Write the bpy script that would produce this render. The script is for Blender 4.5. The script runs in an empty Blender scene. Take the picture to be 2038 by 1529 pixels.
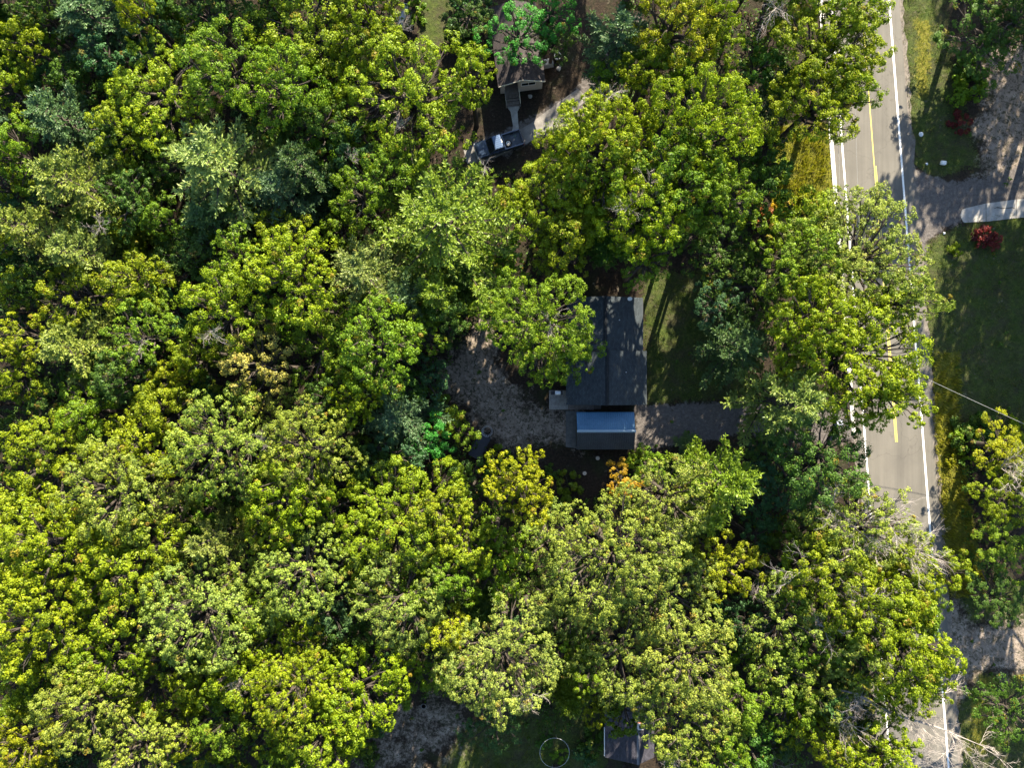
import bpy, math, random
import numpy as np
from mathutils import Vector, Matrix
S = bpy.context.scene
COL = S.collection
R = math.radians

# ------------------------------------------------------------------ camera, sky, sun, exposure
CAM_H, FOC = 86.0, 1376.0            # metres above the ground, focal length in photograph pixels
cam_d = bpy.data.cameras.new('camera')
cam = bpy.data.objects.new('camera', cam_d)
COL.objects.link(cam)
cam.location = (0, 0, CAM_H)
cam.rotation_euler = (0, 0, 0)
cam_d.sensor_width = 36.0
cam_d.lens = 36.0 * FOC / 2038.0
cam_d.clip_start = 0.5
cam_d.clip_end = 6000.0
S.camera = cam

SUN_AZ, SUN_EL = 17.0, 27.5          # azimuth from +Y (up in the picture) towards +X, elevation
world = bpy.data.worlds.new('World')
S.world = world
world.use_nodes = True
wn = world.node_tree.nodes
bg = wn['Background']
sky = wn.new('ShaderNodeTexSky')
sky.sky_type = 'NISHITA'
sky.sun_disc = False
sky.sun_elevation = R(SUN_EL)
sky.sun_rotation = R(SUN_AZ)
sky.air_density = 1.0
sky.dust_density = 0.6
sky.ozone_density = 1.6
world.node_tree.links.new(sky.outputs[0], bg.inputs['Color'])
bg.inputs['Strength'].default_value = 0.085

sun_d = bpy.data.lights.new('sun', 'SUN')
sun_d.energy = 5.0
sun_d.angle = R(0.5)
sun_d.color = (1.0, 0.89, 0.70)
sun = bpy.data.objects.new('sun', sun_d)
COL.objects.link(sun)
SUN_DIR = Vector((math.sin(R(SUN_AZ)) * math.cos(R(SUN_EL)), math.cos(R(SUN_AZ)) * math.cos(R(SUN_EL)), math.sin(R(SUN_EL))))
sun.rotation_euler = SUN_DIR.to_track_quat('Z', 'Y').to_euler()
sun.location = SUN_DIR * 150

S.view_settings.view_transform = 'Standard'
S.view_settings.look = 'None'
S.view_settings.gamma = 1.0
S.view_settings.use_curve_mapping = False
S.view_settings.exposure = 2.35
S.render.engine = 'CYCLES'
S.cycles.max_bounces = 6
S.cycles.diffuse_bounces = 3
S.cycles.glossy_bounces = 2
S.cycles.transmission_bounces = 4
S.cycles.caustics_reflective = False
S.cycles.caustics_refractive = False

# ------------------------------------------------------------------ helpers
def at(px, py, z=0.0):
    """the place on the level z that the photograph shows at pixel px, py"""
    k = (CAM_H - z) / FOC
    return Vector(((px - 1019) * k, (764.5 - py) * k, z))

def mat(name, color, rough=0.8, metal=0.0, spec=0.3):
    m = bpy.data.materials.new(name)
    m.use_nodes = True
    b = m.node_tree.nodes['Principled BSDF']
    b.inputs['Base Color'].default_value = (*color, 1)
    b.inputs['Roughness'].default_value = rough
    b.inputs['Metallic'].default_value = metal
    b.inputs['Specular IOR Level'].default_value = spec
    return m

class NT:
    """small wrapper for wiring nodes"""
    def __init__(s, m):
        s.t = m.node_tree; s.n = s.t.nodes
    def new(s, kind, **kw):
        n = s.n.new(kind)
        for k, v in kw.items(): setattr(n, k, v)
        return n
    def link(s, a, b): s.t.links.new(a, b)
    def noise(s, scale, detail=4, rough=0.6, vec=None, dist=0.0):
        n = s.new('ShaderNodeTexNoise')
        n.inputs['Scale'].default_value = scale
        n.inputs['Detail'].default_value = detail
        n.inputs['Roughness'].default_value = rough
        n.inputs['Distortion'].default_value = dist
        if vec is not None: s.link(vec, n.inputs['Vector'])
        return n.outputs['Fac']
    def ramp(s, fac, stops):
        n = s.new('ShaderNodeValToRGB')
        e = n.color_ramp.elements
        while len(e) < len(stops): e.new(0.5)
        for q, (p, c) in zip(e, stops):
            q.position = p; q.color = (*c, 1) if len(c) == 3 else c
        s.link(fac, n.inputs['Fac'])
        return n.outputs['Color']
    def mix(s, fac, a, b, mode='MIX'):
        n = s.new('ShaderNodeMix', data_type='RGBA', blend_type=mode)
        for v, i in ((fac, 0), (a, 6), (b, 7)):
            if hasattr(v, 'is_output') or isinstance(v, bpy.types.NodeSocket): s.link(v, n.inputs[i])
            elif i == 0: n.inputs[0].default_value = v
            else: n.inputs[i].default_value = (*v, 1)
        return n.outputs[2]
    def math(s, op, a, b=None, clamp=False):
        n = s.new('ShaderNodeMath', operation=op)
        n.use_clamp = clamp
        for i, v in enumerate((a, b)):
            if v is None: continue
            if isinstance(v, bpy.types.NodeSocket): s.link(v, n.inputs[i])
            else: n.inputs[i].default_value = v
        return n.outputs[0]
    def attr(s, name):
        return s.new('ShaderNodeAttribute', attribute_name=name).outputs['Fac']
    def bump(s, h, strength, dist, bsdf):
        n = s.new('ShaderNodeBump')
        n.inputs['Strength'].default_value = strength
        n.inputs['Distance'].default_value = dist
        s.link(h, n.inputs['Height'])
        s.link(n.outputs[0], bsdf.inputs['Normal'])

def textured(name, stops, scale, rough=0.85, bump=0.0, bdist=0.02, detail=6, fine=None, metal=0.0, spec=0.3, coord='Object'):
    m = mat(name, (0.5, 0.5, 0.5), rough, metal, spec)
    t = NT(m); b = t.n['Principled BSDF']
    tc = t.new('ShaderNodeTexCoord').outputs[coord]
    f = t.noise(scale, detail, 0.65, tc)
    c = t.ramp(f, stops)
    if fine:
        g = t.noise(fine[0], 3, 0.6, tc)
        c = t.mix(fine[1], c, t.ramp(g, [(0.3, (0.25, 0.25, 0.25)), (0.7, (1, 1, 1))]), 'MULTIPLY')
    t.link(c, b.inputs['Base Color'])
    if bump: t.bump(t.noise(fine[0] if fine else scale * 6, 4, 0.6, tc), bump, bdist, b)
    return m

def mesh_np(name, verts, faces, nper, material=None, attrs=None, smooth=False):
    """mesh from numpy: verts (n,3), faces (m,nper)"""
    me = bpy.data.meshes.new(name)
    verts = np.asarray(verts, np.float32); faces = np.asarray(faces, np.int32)
    me.vertices.add(len(verts)); me.vertices.foreach_set('co', verts.ravel())
    me.loops.add(faces.size); me.loops.foreach_set('vertex_index', faces.ravel())
    me.polygons.add(len(faces))
    me.polygons.foreach_set('loop_start', np.arange(0, faces.size, nper, dtype=np.int32))
    me.polygons.foreach_set('loop_total', np.full(len(faces), nper, np.int32))
    if attrs:
        for k, v in attrs.items():
            dom = 'FACE' if len(v) == len(faces) and len(v) != len(verts) else 'POINT'
            a = me.attributes.new(k, 'FLOAT', dom)
            a.data.foreach_set('value', np.asarray(v, np.float32))
    me.update(calc_edges=True)
    me.validate()
    if smooth: me.shade_smooth()
    if material: me.materials.append(material)
    return me

class MB:
    """collects boxes, prisms, tubes and turned shapes into ONE mesh"""
    def __init__(s): s.v = []; s.f = []
    def add(s, vs, fs, M=None):
        o = len(s.v)
        for p in vs:
            p = Vector(p)
            s.v.append(tuple(M @ p) if M else tuple(p))
        s.f += [tuple(i + o for i in f) for f in fs]
        return s
    def box(s, x0, x1, y0, y1, z0, z1, M=None, b=0.0):
        if b > 0:
            vs = []
            for z, i in ((z0, b), (z0 + b, 0), (z1 - b, 0), (z1, b)):
                vs += [(x0 + i, y0 + i, z), (x1 - i, y0 + i, z), (x1 - i, y1 - i, z), (x0 + i, y1 - i, z)]
            fs = [(3, 2, 1, 0), (12, 13, 14, 15)]
            for k in range(3):
                for j in range(4):
                    a = k * 4 + j; c = k * 4 + (j + 1) % 4
                    fs.append((a, c, c + 4, a + 4))
            return s.add(vs, fs, M)
        vs = [(x0, y0, z0), (x1, y0, z0), (x1, y1, z0), (x0, y1, z0), (x0, y0, z1), (x1, y0, z1), (x1, y1, z1), (x0, y1, z1)]
        return s.add(vs, [(3, 2, 1, 0), (4, 5, 6, 7), (0, 1, 5, 4), (1, 2, 6, 5), (2, 3, 7, 6), (3, 0, 4, 7)], M)
    def prism(s, poly, axis, a0, a1, M=None):
        """poly: 2D outline; axis 'x': poly is (y,z), 'y': poly is (x,z), 'z': poly is (x,y)"""
        n = len(poly); vs = []
        for a in (a0, a1):
            for p, q in poly:
                vs.append({'x': (a, p, q), 'y': (p, a, q), 'z': (p, q, a)}[axis])
        fs = [tuple(range(n - 1, -1, -1)), tuple(range(n, 2 * n))] + [(i, (i + 1) % n, n + (i + 1) % n, n + i) for i in range(n)]
        return s.add(vs, fs, M)
    def tube(s, pts, rads, n=6, M=None, cap=True):
        pts = [Vector(p) for p in pts]; o = []; fs = []
        for i, p in enumerate(pts):
            d = (pts[min(i + 1, len(pts) - 1)] - pts[max(i - 1, 0)]).normalized()
            u = d.cross(Vector((0.31, 0.92, 0.2)))
            if u.length < 1e-3: u = d.cross(Vector((1, 0, 0)))
            u.normalize(); w = d.cross(u)
            r = rads[i] if hasattr(rads, '__len__') else rads
            o += [tuple(p + (u * math.cos(2 * math.pi * k / n) + w * math.sin(2 * math.pi * k / n)) * r) for k in range(n)]
        for i in range(len(pts) - 1):
            for k in range(n):
                a = i * n + k; c = i * n + (k + 1) % n
                fs.append((a, c, c + n, a + n))
        if cap:
            fs.append(tuple(range(n - 1, -1, -1))); fs.append(tuple(range((len(pts) - 1) * n, len(pts) * n)))
        return s.add(o, fs, M)
    def lathe(s, prof, n=16, M=None, c=(0, 0, 0)):
        """prof: (r,z) pairs from bottom to top, turned about the z axis through c"""
        vs = []; fs = []
        for r, z in prof:
            vs += [(c[0] + r * math.cos(2 * math.pi * k / n), c[1] + r * math.sin(2 * math.pi * k / n), c[2] + z) for k in range(n)]
        for i in range(len(prof) - 1):
            for k in range(n):
                a = i * n + k; d = i * n + (k + 1) % n
                fs.append((a, d, d + n, a + n))
        fs.append(tuple(range(n - 1, -1, -1))); fs.append(tuple(range((len(prof) - 1) * n, len(prof) * n)))
        return s.add(vs, fs, M)
    def ring(s, R0, r, n=40, m=8, c=(0, 0, 0), M=None):
        vs = []; fs = []
        for i in range(n):
            a = 2 * math.pi * i / n
            for j in range(m):
                b = 2 * math.pi * j / m
                q = R0 + r * math.cos(b)
                vs.append((c[0] + q * math.cos(a), c[1] + q * math.sin(a), c[2] + r * math.sin(b)))
        for i in range(n):
            for j in range(m):
                fs.append((i * m + j, ((i + 1) % n) * m + j, ((i + 1) % n) * m + (j + 1) % m, i * m + (j + 1) % m))
        return s.add(vs, fs, M)
    def mesh(s, name, material):
        me = bpy.data.meshes.new(name)
        me.from_pydata(s.v, [], s.f)
        me.materials.append(material)
        me.update()
        return me
    def build(s, name, material, parent=None):
        return put(name, s.mesh(name, material), parent)

def put(name, me, parent=None, loc=None):
    o = bpy.data.objects.new(name, me)
    COL.objects.link(o)
    if parent: o.parent = parent
    if loc is not None: o.location = loc
    return o
def thing(name, label, cat, loc=(0, 0, 0), rz=0.0, group=None):
    o = bpy.data.objects.new(name, None)
    COL.objects.link(o)
    o.empty_display_size = 0.3
    o.location = loc; o.rotation_euler = (0, 0, rz)
    return tag(o, label, cat, group)
def tag(o, label, cat, group=None):
    o['label'] = label; o['category'] = cat
    if group: o['group'] = group
    return o
def structure(o): o['kind'] = 'structure'; return o
def stuff(o): o['kind'] = 'stuff'; return o
def inside(px, py, poly):
    c = False; n = len(poly); j = n - 1
    for i in range(n):
        (xi, yi), (xj, yj) = poly[i], poly[j]
        if (yi > py) != (yj > py) and px < (xj - xi) * (py - yi) / (yj - yi) + xi: c = not c
        j = i
    return c
# ------------------------------------------------------------------ ground
# outlines on the ground, in photograph pixels (turned into metres by at())
SAND = [
    [(878, 730), (925, 690), (952, 640), (975, 640), (985, 720), (1010, 760), (1045, 810), (1100, 828), (1150, 822), (1150, 892), (1090, 872), (1010, 890), (965, 850), (925, 800), (890, 775)],
    [(1812, 325), (1850, 352), (1905, 362), (1975, 350), (2100, 300), (2100, 400), (1960, 425), (1905, 445), (1870, 462), (1845, 480), (1836, 560), (1826, 560)],
    [(1960, 100), (2160, 90), (2160, 390), (1950, 385), (1965, 300), (1935, 250), (1975, 190)],
    [(765, 1400), (850, 1380), (930, 1400), (950, 1460), (860, 1529), (700, 1560), (720, 1470)],
    [(1866, 1190), (1900, 1190), (1925, 1245), (2100, 1235), (2100, 1345), (1950, 1330), (1905, 1400), (1885, 1400), (1880, 1300)],
    [(1672, 835), (1712, 820), (1715, 880), (1672, 875)],
]
GRAVEL = [
    [(1812, 325), (1850, 352), (1905, 362), (1975, 350), (2100, 300), (2100, 400), (1960, 425), (1905, 445), (1870, 462), (1845, 480), (1836, 560), (1826, 560)],
    [(1262, 808), (1330, 806), (1480, 800), (1600, 808), (1712, 818), (1712, 880), (1600, 880), (1480, 862), (1400, 880), (1300, 893), (1262, 893)],
    [(925, 290), (1045, 240), (1140, 185), (1215, 90), (1250, 30), (1285, 40), (1250, 130), (1180, 215), (1070, 280), (960, 325), (925, 318)],
]
GRASS = [
    [(1278, 540), (1400, 540), (1480, 640), (1490, 790), (1330, 800), (1284, 806)],
    [(1790, -60), (1880, -60), (1890, 100), (1950, 330), (1860, 350), (1820, 330), (1800, 180)],
    [(1845, 480), (1960, 430), (2160, 420), (2160, 860), (2038, 860), (1900, 830), (1880, 780), (1848, 700)],
    [(1530, 250), (1652, 250), (1664, 400), (1640, 460), (1540, 420)],
    [(1862, 700), (1905, 700), (1910, 900), (1925, 1000), (1960, 1180), (1890, 1190), (1872, 1000), (1856, 800)],
    [(1905, 1180), (2160, 1150), (2160, 1232), (1930, 1240)],
    [(1910, 1400), (1955, 1340), (2160, 1350), (2160, 1600), (1890, 1600)],
    [(930, 1440), (1200, 1380), (1210, 1600), (820, 1600), (880, 1529)],
    [(1590, 1330), (1730, 1330), (1760, 1460), (1640, 1480), (1590, 1400)],
    [(820, -60), (900, -60), (900, 80), (840, 110)],
]
VERGE_AND_SUN = [GRASS[3], GRASS[4], GRASS[8], [(1822, 40), (1850, 40), (1850, 190), (1828, 190)], [(1940, 1345), (1985, 1345), (1960, 1500), (1925, 1500)]]  # last two strips paint sun streaks into the grass colour
CLEAR = [   # open places where no sapling or undergrowth stands
    [(800, -60), (1250, -60), (1230, 120), (1190, 200), (1080, 330), (920, 330), (880, 200), (800, 110)],
    [(1120, 500), (1480, 530), (1500, 640), (1720, 800), (1720, 890), (1480, 890), (1300, 910), (1190, 980), (1090, 990), (1000, 900), (960, 890), (870, 780), (940, 630), (1110, 640)],
    [(760, 1380), (880, 1390), (1130, 1470), (1190, 1375), (1240, 1380), (1320, 1440), (1320, 1600), (690, 1600)],
    [(1640, -80), (2200, -80), (2200, 860), (1890, 840), (1880, 1000), (1910, 1180), (2200, 1170), (2200, 1600), (1740, 1600), (1690, 850), (1645, 420), (1530, 430), (1530, 250), (1650, 250)],
]
def poly_w(poly): return [tuple(at(x, y)[:2]) for x, y in poly]
def sdist(P, poly):
    """signed distance of the points P (n,2) to an outline, positive inside"""
    d = np.full(len(P), 1e9); ins = np.zeros(len(P), bool); n = len(poly)
    for i in range(n):
        a = np.array(poly[i]); b = np.array(poly[(i + 1) % n]); ab = b - a
        t = np.clip(((P - a) @ ab) / (ab @ ab), 0, 1)
        d = np.minimum(d, np.linalg.norm(P - (a + t[:, None] * ab), axis=1))
        c = (a[1] > P[:, 1]) != (b[1] > P[:, 1])
        if abs(b[1] - a[1]) > 1e-9:
            ins ^= c & (P[:, 0] < (b[0] - a[0]) * (P[:, 1] - a[1]) / (b[1] - a[1]) + a[0])
    return np.where(ins, d, -d)
def mask(P, polys, soft):
    m = np.zeros(len(P))
    for p in polys: m = np.maximum(m, np.clip(0.5 + sdist(P, poly_w(p)) / (2 * soft), 0, 1))
    return m

def ground_material():
    m = mat('ground_soil', (0.1, 0.08, 0.06), 0.95, 0, 0.1)
    t = NT(m); b = t.n['Principled BSDF']
    tc = t.new('ShaderNodeTexCoord').outputs['Object']
    wob = t.noise(0.55, 6, 0.72, tc); wob2 = t.noise(2.6, 5, 0.7, tc); fine = t.noise(14, 4, 0.7, tc)
    litter = t.ramp(t.noise(3.2, 6, 0.75, tc), [(0.3, (0.016, 0.013, 0.010)), (0.5, (0.036, 0.027, 0.020)), (0.72, (0.075, 0.052, 0.034))])
    moss = t.ramp(t.noise(0.35, 5, 0.6, tc), [(0.5, (0, 0, 0)), (0.66, (1, 1, 1))])
    litter = t.mix(t.math('MULTIPLY', moss, 0.55), litter, (0.035, 0.048, 0.018))
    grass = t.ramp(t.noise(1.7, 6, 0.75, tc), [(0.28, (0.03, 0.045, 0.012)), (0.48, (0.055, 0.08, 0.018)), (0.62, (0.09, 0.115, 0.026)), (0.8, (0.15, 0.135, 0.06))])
    worn = t.ramp(t.noise(0.42, 7, 0.72, tc), [(0.42, (0, 0, 0)), (0.62, (1, 1, 1))])
    grass = t.mix(t.math('MULTIPLY', worn, 0.75), grass, t.ramp(t.noise(4.0, 5, 0.75, tc), [(0.3, (0.035, 0.032, 0.02)), (0.7, (0.095, 0.078, 0.05))]))
    sand = t.ramp(t.noise(1.1, 6, 0.75, tc), [(0.3, (0.17, 0.135, 0.11)), (0.5, (0.33, 0.27, 0.22)), (0.75, (0.46, 0.39, 0.33))])
    tuft = t.ramp(t.noise(1.9, 6, 0.72, tc, 1.2), [(0.51, (0, 0, 0)), (0.57, (1, 1, 1))])
    sand = t.mix(t.math('MULTIPLY', tuft, 0.85), sand, (0.045, 0.05, 0.025))
    gravel = t.ramp(t.noise(2.2, 6, 0.8, tc), [(0.28, (0.075, 0.066, 0.06)), (0.5, (0.135, 0.12, 0.112)), (0.75, (0.22, 0.20, 0.185))])
    def edge(a, w=0.55):
        s = t.math('ADD', t.attr(a), t.math('MULTIPLY', t.math('SUBTRACT', t.math('ADD', t.math('MULTIPLY', wob, 0.6), t.math('MULTIPLY', wob2, 0.4)), 0.5), 3.4))
        return t.math('MULTIPLY', t.math('SUBTRACT', s, 0.5 - w / 2 * 0.5), 1 / (w * 0.5), clamp=True)
    verge = t.ramp(t.noise(2.4, 6, 0.75, tc), [(0.3, (0.06, 0.068, 0.012)), (0.5, (0.15, 0.150, 0.020)), (0.72, (0.24, 0.20, 0.055))])  # verge grass, and the brighter colour of the painted sun streaks
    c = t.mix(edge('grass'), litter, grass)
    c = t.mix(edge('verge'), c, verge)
    bare = t.ramp(t.noise(0.9, 7, 0.75, tc), [(0.44, (1, 1, 1)), (0.58, (0, 0, 0))])
    sand = t.mix(t.math('MULTIPLY', bare, 0.4), sand, t.ramp(t.noise(6, 5, 0.75, tc), [(0.3, (0.035, 0.03, 0.022)), (0.7, (0.13, 0.10, 0.075))]))
    c = t.mix(edge('sand', 0.9), c, sand)
    c = t.mix(edge('gravel'), c, gravel)
    c = t.mix(0.5, c, t.ramp(fine, [(0.3, (0.35, 0.35, 0.35)), (0.7, (1, 1, 1))]), 'MULTIPLY')
    t.link(c, b.inputs['Base Color'])
    t.bump(t.math('ADD', fine, t.math('MULTIPLY', wob2, 1.5)), 0.8, 0.12, b)
    return m
step = 0.5
gx = np.concatenate([[-2500, -600, -160], np.arange(-74, 94.01, step), [170, 600, 2500]])
gy = np.concatenate([[-2500, -600, -160], np.arange(-64, 82.01, step), [170, 600, 2500]])
GX, GY = np.meshgrid(gx, gy)
P2 = np.stack([GX.ravel(), GY.ravel()], 1)
nx, ny = len(gx), len(gy)
idx = np.arange(nx * ny).reshape(ny, nx)
quads = np.stack([idx[:-1, :-1].ravel(), idx[:-1, 1:].ravel(), idx[1:, 1:].ravel(), idx[1:, :-1].ravel()], 1)
ground_me = mesh_np('ground', np.c_[P2, np.zeros(len(P2))], quads, 4, ground_material(),
    {'grass': mask(P2, GRASS, 1.2), 'sand': np.maximum(mask(P2, SAND[:1] + SAND[2:3] + SAND[4:], 1.9), .56 * mask(P2, SAND[3:4], 2.5)), 'gravel': mask(P2, GRAVEL, 0.6), 'verge': mask(P2, VERGE_AND_SUN, 0.8)})
ground = structure(put('ground', ground_me))

# ------------------------------------------------------------------ road
def road_x(py, x_at_500): return x_at_500 + (py - 500) * 0.0775
def strip(name, material, xl, xr, z, parent=None, y0=-1300, y1=2800, n=60, wob=0.0):
    """a sheet along the road between two photograph columns measured at row 500"""
    rnd = random.Random(name); vs = []; fs = []
    n2 = 320 if wob else n
    for i in range(n2 + 1):
        py = y0 + (y1 - y0) * i / n2
        a = at(road_x(py, xl + rnd.uniform(-wob, wob)), py); b = at(road_x(py, xr + rnd.uniform(-wob, wob)), py)
        vs += [(a.x, a.y, z), (b.x, b.y, z)]
    fs = [(2 * i, 2 * i + 2, 2 * i + 3, 2 * i + 1) for i in range(n2)]
    me = bpy.data.meshes.new(name); me.from_pydata(vs, [], fs); me.materials.append(material); me.update()
    o = put(name, me, parent)
    return o
def road_material():
    m = mat('aged_asphalt', (0.15, 0.14, 0.125), 0.9, 0, 0.25)
    t = NT(m); b = t.n['Principled BSDF']
    tc = t.new('ShaderNodeTexCoord').outputs['Object']
    mp = t.new('ShaderNodeMapping')
    mp.inputs['Rotation'].default_value = (0, 0, R(-4.43))
    mp.inputs['Scale'].default_value = (1.0, 0.035, 1.0)
    t.link(tc, mp.inputs['Vector'])
    streak = t.noise(0.9, 4, 0.6, mp.outputs[0]); blot = t.noise(0.25, 5, 0.6, tc); grit = t.noise(22, 3, 0.7, tc)
    c = t.ramp(streak, [(0.3, (0.112, 0.104, 0.090)), (0.5, (0.140, 0.130, 0.112)), (0.7, (0.165, 0.152, 0.130))])
    c = t.mix(0.45, c, t.ramp(blot, [(0.3, (0.62, 0.62, 0.64)), (0.65, (1, 1, 1))]), 'MULTIPLY')
    c = t.mix(0.3, c, t.ramp(grit, [(0.3, (0.5, 0.5, 0.5)), (0.7, (1, 1, 1))]), 'MULTIPLY')
    vor = t.new('ShaderNodeTexVoronoi', feature='DISTANCE_TO_EDGE')
    vor.inputs['Scale'].default_value = 0.11
    wn_ = t.new('ShaderNodeTexNoise'); wn_.inputs['Scale'].default_value = 0.6; wn_.inputs['Detail'].default_value = 5
    t.link(tc, wn_.inputs['Vector'])
    ad = t.new('ShaderNodeVectorMath', operation='MULTIPLY_ADD')
    t.link(wn_.outputs['Color'], ad.inputs[0]); ad.inputs[1].default_value = (3, 3, 3); t.link(tc, ad.inputs[2])
    t.link(ad.outputs[0], vor.inputs['Vector'])
    crack = t.ramp(vor.outputs['Distance'], [(0.0, (0.45, 0.45, 0.45)), (0.006, (1, 1, 1))])
    c = t.mix(0.4, c, crack, 'MULTIPLY')
    t.link(c, b.inputs['Base Color'])
    t.bump(grit, 0.5, 0.01, b)
    return m
def paint_material(name, col):
    m = mat(name, col, 0.6)
    t = NT(m); b = t.n['Principled BSDF']
    tc = t.new('ShaderNodeTexCoord').outputs['Object']
    w = t.ramp(t.noise(5.5, 5, 0.75, tc), [(0.34, (0.28, 0.26, 0.23)), (0.46, col)])
    t.link(w, b.inputs['Base Color'])
    return m
ROAD_M = road_material()
WHITE_P = paint_material('white_road_paint', (0.78, 0.77, 0.73)); YELLOW_P = paint_material('yellow_road_paint', (0.62, 0.50, 0.10))
GRIT_M = textured('roadside_grit', [(0.3, (0.10, 0.085, 0.07)), (0.55, (0.19, 0.165, 0.14)), (0.75, (0.28, 0.24, 0.20))], 1.6, 0.95, 0.7, 0.03, fine=(12, 0.5))
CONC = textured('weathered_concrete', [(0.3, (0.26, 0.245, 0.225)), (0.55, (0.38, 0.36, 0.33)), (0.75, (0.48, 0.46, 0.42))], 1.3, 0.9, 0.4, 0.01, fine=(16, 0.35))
structure(strip('road_shoulder', GRIT_M, 1668, 1836, 0.006, wob=3.5))
road = structure(strip('road', ROAD_M, 1676, 1828, 0.012))
strip('edge_line', WHITE_P, 1690.6, 1694.2, 0.016, road); strip('edge_line', WHITE_P, 1806.2, 1810.0, 0.016, road)
strip('centre_line', YELLOW_P, 1752.2, 1754.2, 0.016, road, -1300, 880)
strip('centre_line', YELLOW_P, 1755.6, 1757.4, 0.016, road, 330, 880)
# pale concrete edging along the verge
kerb = MB()
for y0, y1 in ((-700, 430), (450, 862)):
    a = at(road_x(y0, 1667), y0); b_ = at(road_x(y1, 1667), y1); c_ = at(road_x(y1, 1675), y1); d_ = at(road_x(y0, 1675), y0)
    kerb.prism([(a.x, a.y), (b_.x, b_.y), (c_.x, c_.y), (d_.x, d_.y)], 'z', -0.05, 0.10)
structure(kerb.build('kerb', textured('pale_kerb_concrete', [(0.3, (0.5, 0.48, 0.44)), (0.7, (0.68, 0.66, 0.6))], 2.0, 0.85, 0.3, 0.01, fine=(15, 0.25))))

# concrete driveway east of the road, its slabs with open joints
drive = structure(thing('concrete_driveway', 'cracked pale concrete driveway east of the road', 'driveway'))
for k in ('label', 'category'): del drive[k]
edges_top = [(1912, 415), (1962, 405), (2022, 397), (2090, 391), (2160, 386)]
edges_bot = [(1914, 443), (1962, 441), (2022, 434), (2090, 428), (2160, 423)]
for i in range(4):
    g = 0.6
    A = at(edges_top[i][0] + g, edges_top[i][1]); B = at(edges_top[i + 1][0] - g, edges_top[i + 1][1]); C_ = at(edges_bot[i + 1][0] - g, edges_bot[i + 1][1]); D = at(edges_bot[i][0] + g, edges_bot[i][1])
    poly = [(A.x, A.y), (D.x, D.y), (C_.x, C_.y), (B.x, B.y)]
    if i == 0: poly = [(A.x + .1, A.y - .2), (A.x - .12, (A.y + D.y) / 2), (D.x + .1, D.y + .1), (D.x + .4, D.y), (C_.x, C_.y), (B.x, B.y), (A.x + .4, A.y)]
    MB().prism(poly, 'z', -0.05, 0.05 + 0.012 * (i % 2)).build('slab', CONC, drive)
    if i in (1, 2):   # a cracked corner piece
        ck = MB(); dk = random.Random(i)
        p0 = at(edges_bot[i + 1][0] - 3, edges_bot[i + 1][1] - 3)
        pts = [(p0.x - 2.6 + j * .33, p0.y + 1.05 + dk.uniform(-.1, .1), 0.066) for j in range(9)]
        for (x0, y0, z0), (x1, y1, z1) in zip(pts, pts[1:]):
            w = dk.uniform(.03, .07)
            ck.prism([(x0, y0 - w), (x1, y1 - w), (x1, y1 + w), (x0, y0 + w)], 'z', 0.062, 0.067)
        ck.build('crack', mat('crack_dirt', (0.05, 0.045, 0.04), 1), drive)
# concrete path and landing from the truck to the tan house, and the pale pad beside the shed
def sheet(name, pix, z0, z1, m, parent=None):
    o = MB().prism([tuple(at(x, y)[:2]) for x, y in pix][::-1], 'z', z0, z1).build(name, m, parent)
    return o
structure(sheet('concrete_path', [(1009, 207), (1033, 205), (1034, 214), (1030, 222), (1032, 250), (1033, 262), (1018, 266), (1021, 250), (1016, 222), (1009, 213)], -0.05, 0.05, CONC))
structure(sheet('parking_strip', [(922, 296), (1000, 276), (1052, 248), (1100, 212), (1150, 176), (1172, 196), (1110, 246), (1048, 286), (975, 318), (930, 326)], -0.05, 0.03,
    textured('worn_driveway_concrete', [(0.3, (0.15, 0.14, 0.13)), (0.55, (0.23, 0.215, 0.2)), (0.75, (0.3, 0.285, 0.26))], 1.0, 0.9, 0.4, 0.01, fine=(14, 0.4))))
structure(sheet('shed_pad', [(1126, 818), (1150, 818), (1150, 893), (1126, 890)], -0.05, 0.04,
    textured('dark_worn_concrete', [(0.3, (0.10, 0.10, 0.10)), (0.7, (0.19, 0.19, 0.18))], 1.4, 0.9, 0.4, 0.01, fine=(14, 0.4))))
# ------------------------------------------------------------------ trees
def leaf_material(name, trans=0.35, gloss=0.10):
    m = bpy.data.materials.new(name); m.use_nodes = True
    t = NT(m); t.n.clear()
    out = t.new('ShaderNodeOutputMaterial')
    oc = t.new('ShaderNodeObjectInfo').outputs['Color']
    tone = t.attr('tone')                                   # the leaf's own lightness, 0 to 1
    warm = t.attr('warm')                                   # 0 green, 1 turned yellow or rust
    v = t.ramp(tone, [(0.0, (0.50, 0.58, 0.62)), (0.5, (1, 1, 1)), (1.0, (1.45, 1.32, 1.1))])
    c = t.mix(1.0, oc, v, 'MULTIPLY')
    c = t.mix(warm, c, (0.20, 0.115, 0.018))
    dif = t.new('ShaderNodeBsdfDiffuse'); tr = t.new('ShaderNodeBsdfTranslucent'); gl = t.new('ShaderNodeBsdfGlossy')
    gl.inputs['Roughness'].default_value = 0.5
    gl.inputs['Color'].default_value = (0.9, 0.95, 0.9, 1)
    t.link(c, dif.inputs['Color'])
    tc = t.mix(1.0, c, (1.25, 1.35, 0.55), 'MULTIPLY')
    t.link(tc, tr.inputs['Color'])
    a = t.new('ShaderNodeMixShader'); a.inputs[0].default_value = trans
    t.link(dif.outputs[0], a.inputs[1]); t.link(tr.outputs[0], a.inputs[2])
    f = t.new('ShaderNodeMixShader'); f.inputs[0].default_value = gloss
    t.link(a.outputs[0], f.inputs[1]); t.link(gl.outputs[0], f.inputs[2])
    t.link(f.outputs[0], out.inputs['Surface'])
    return m
LEAF = leaf_material('broad_leaves', 0.26, 0.012)
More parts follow.
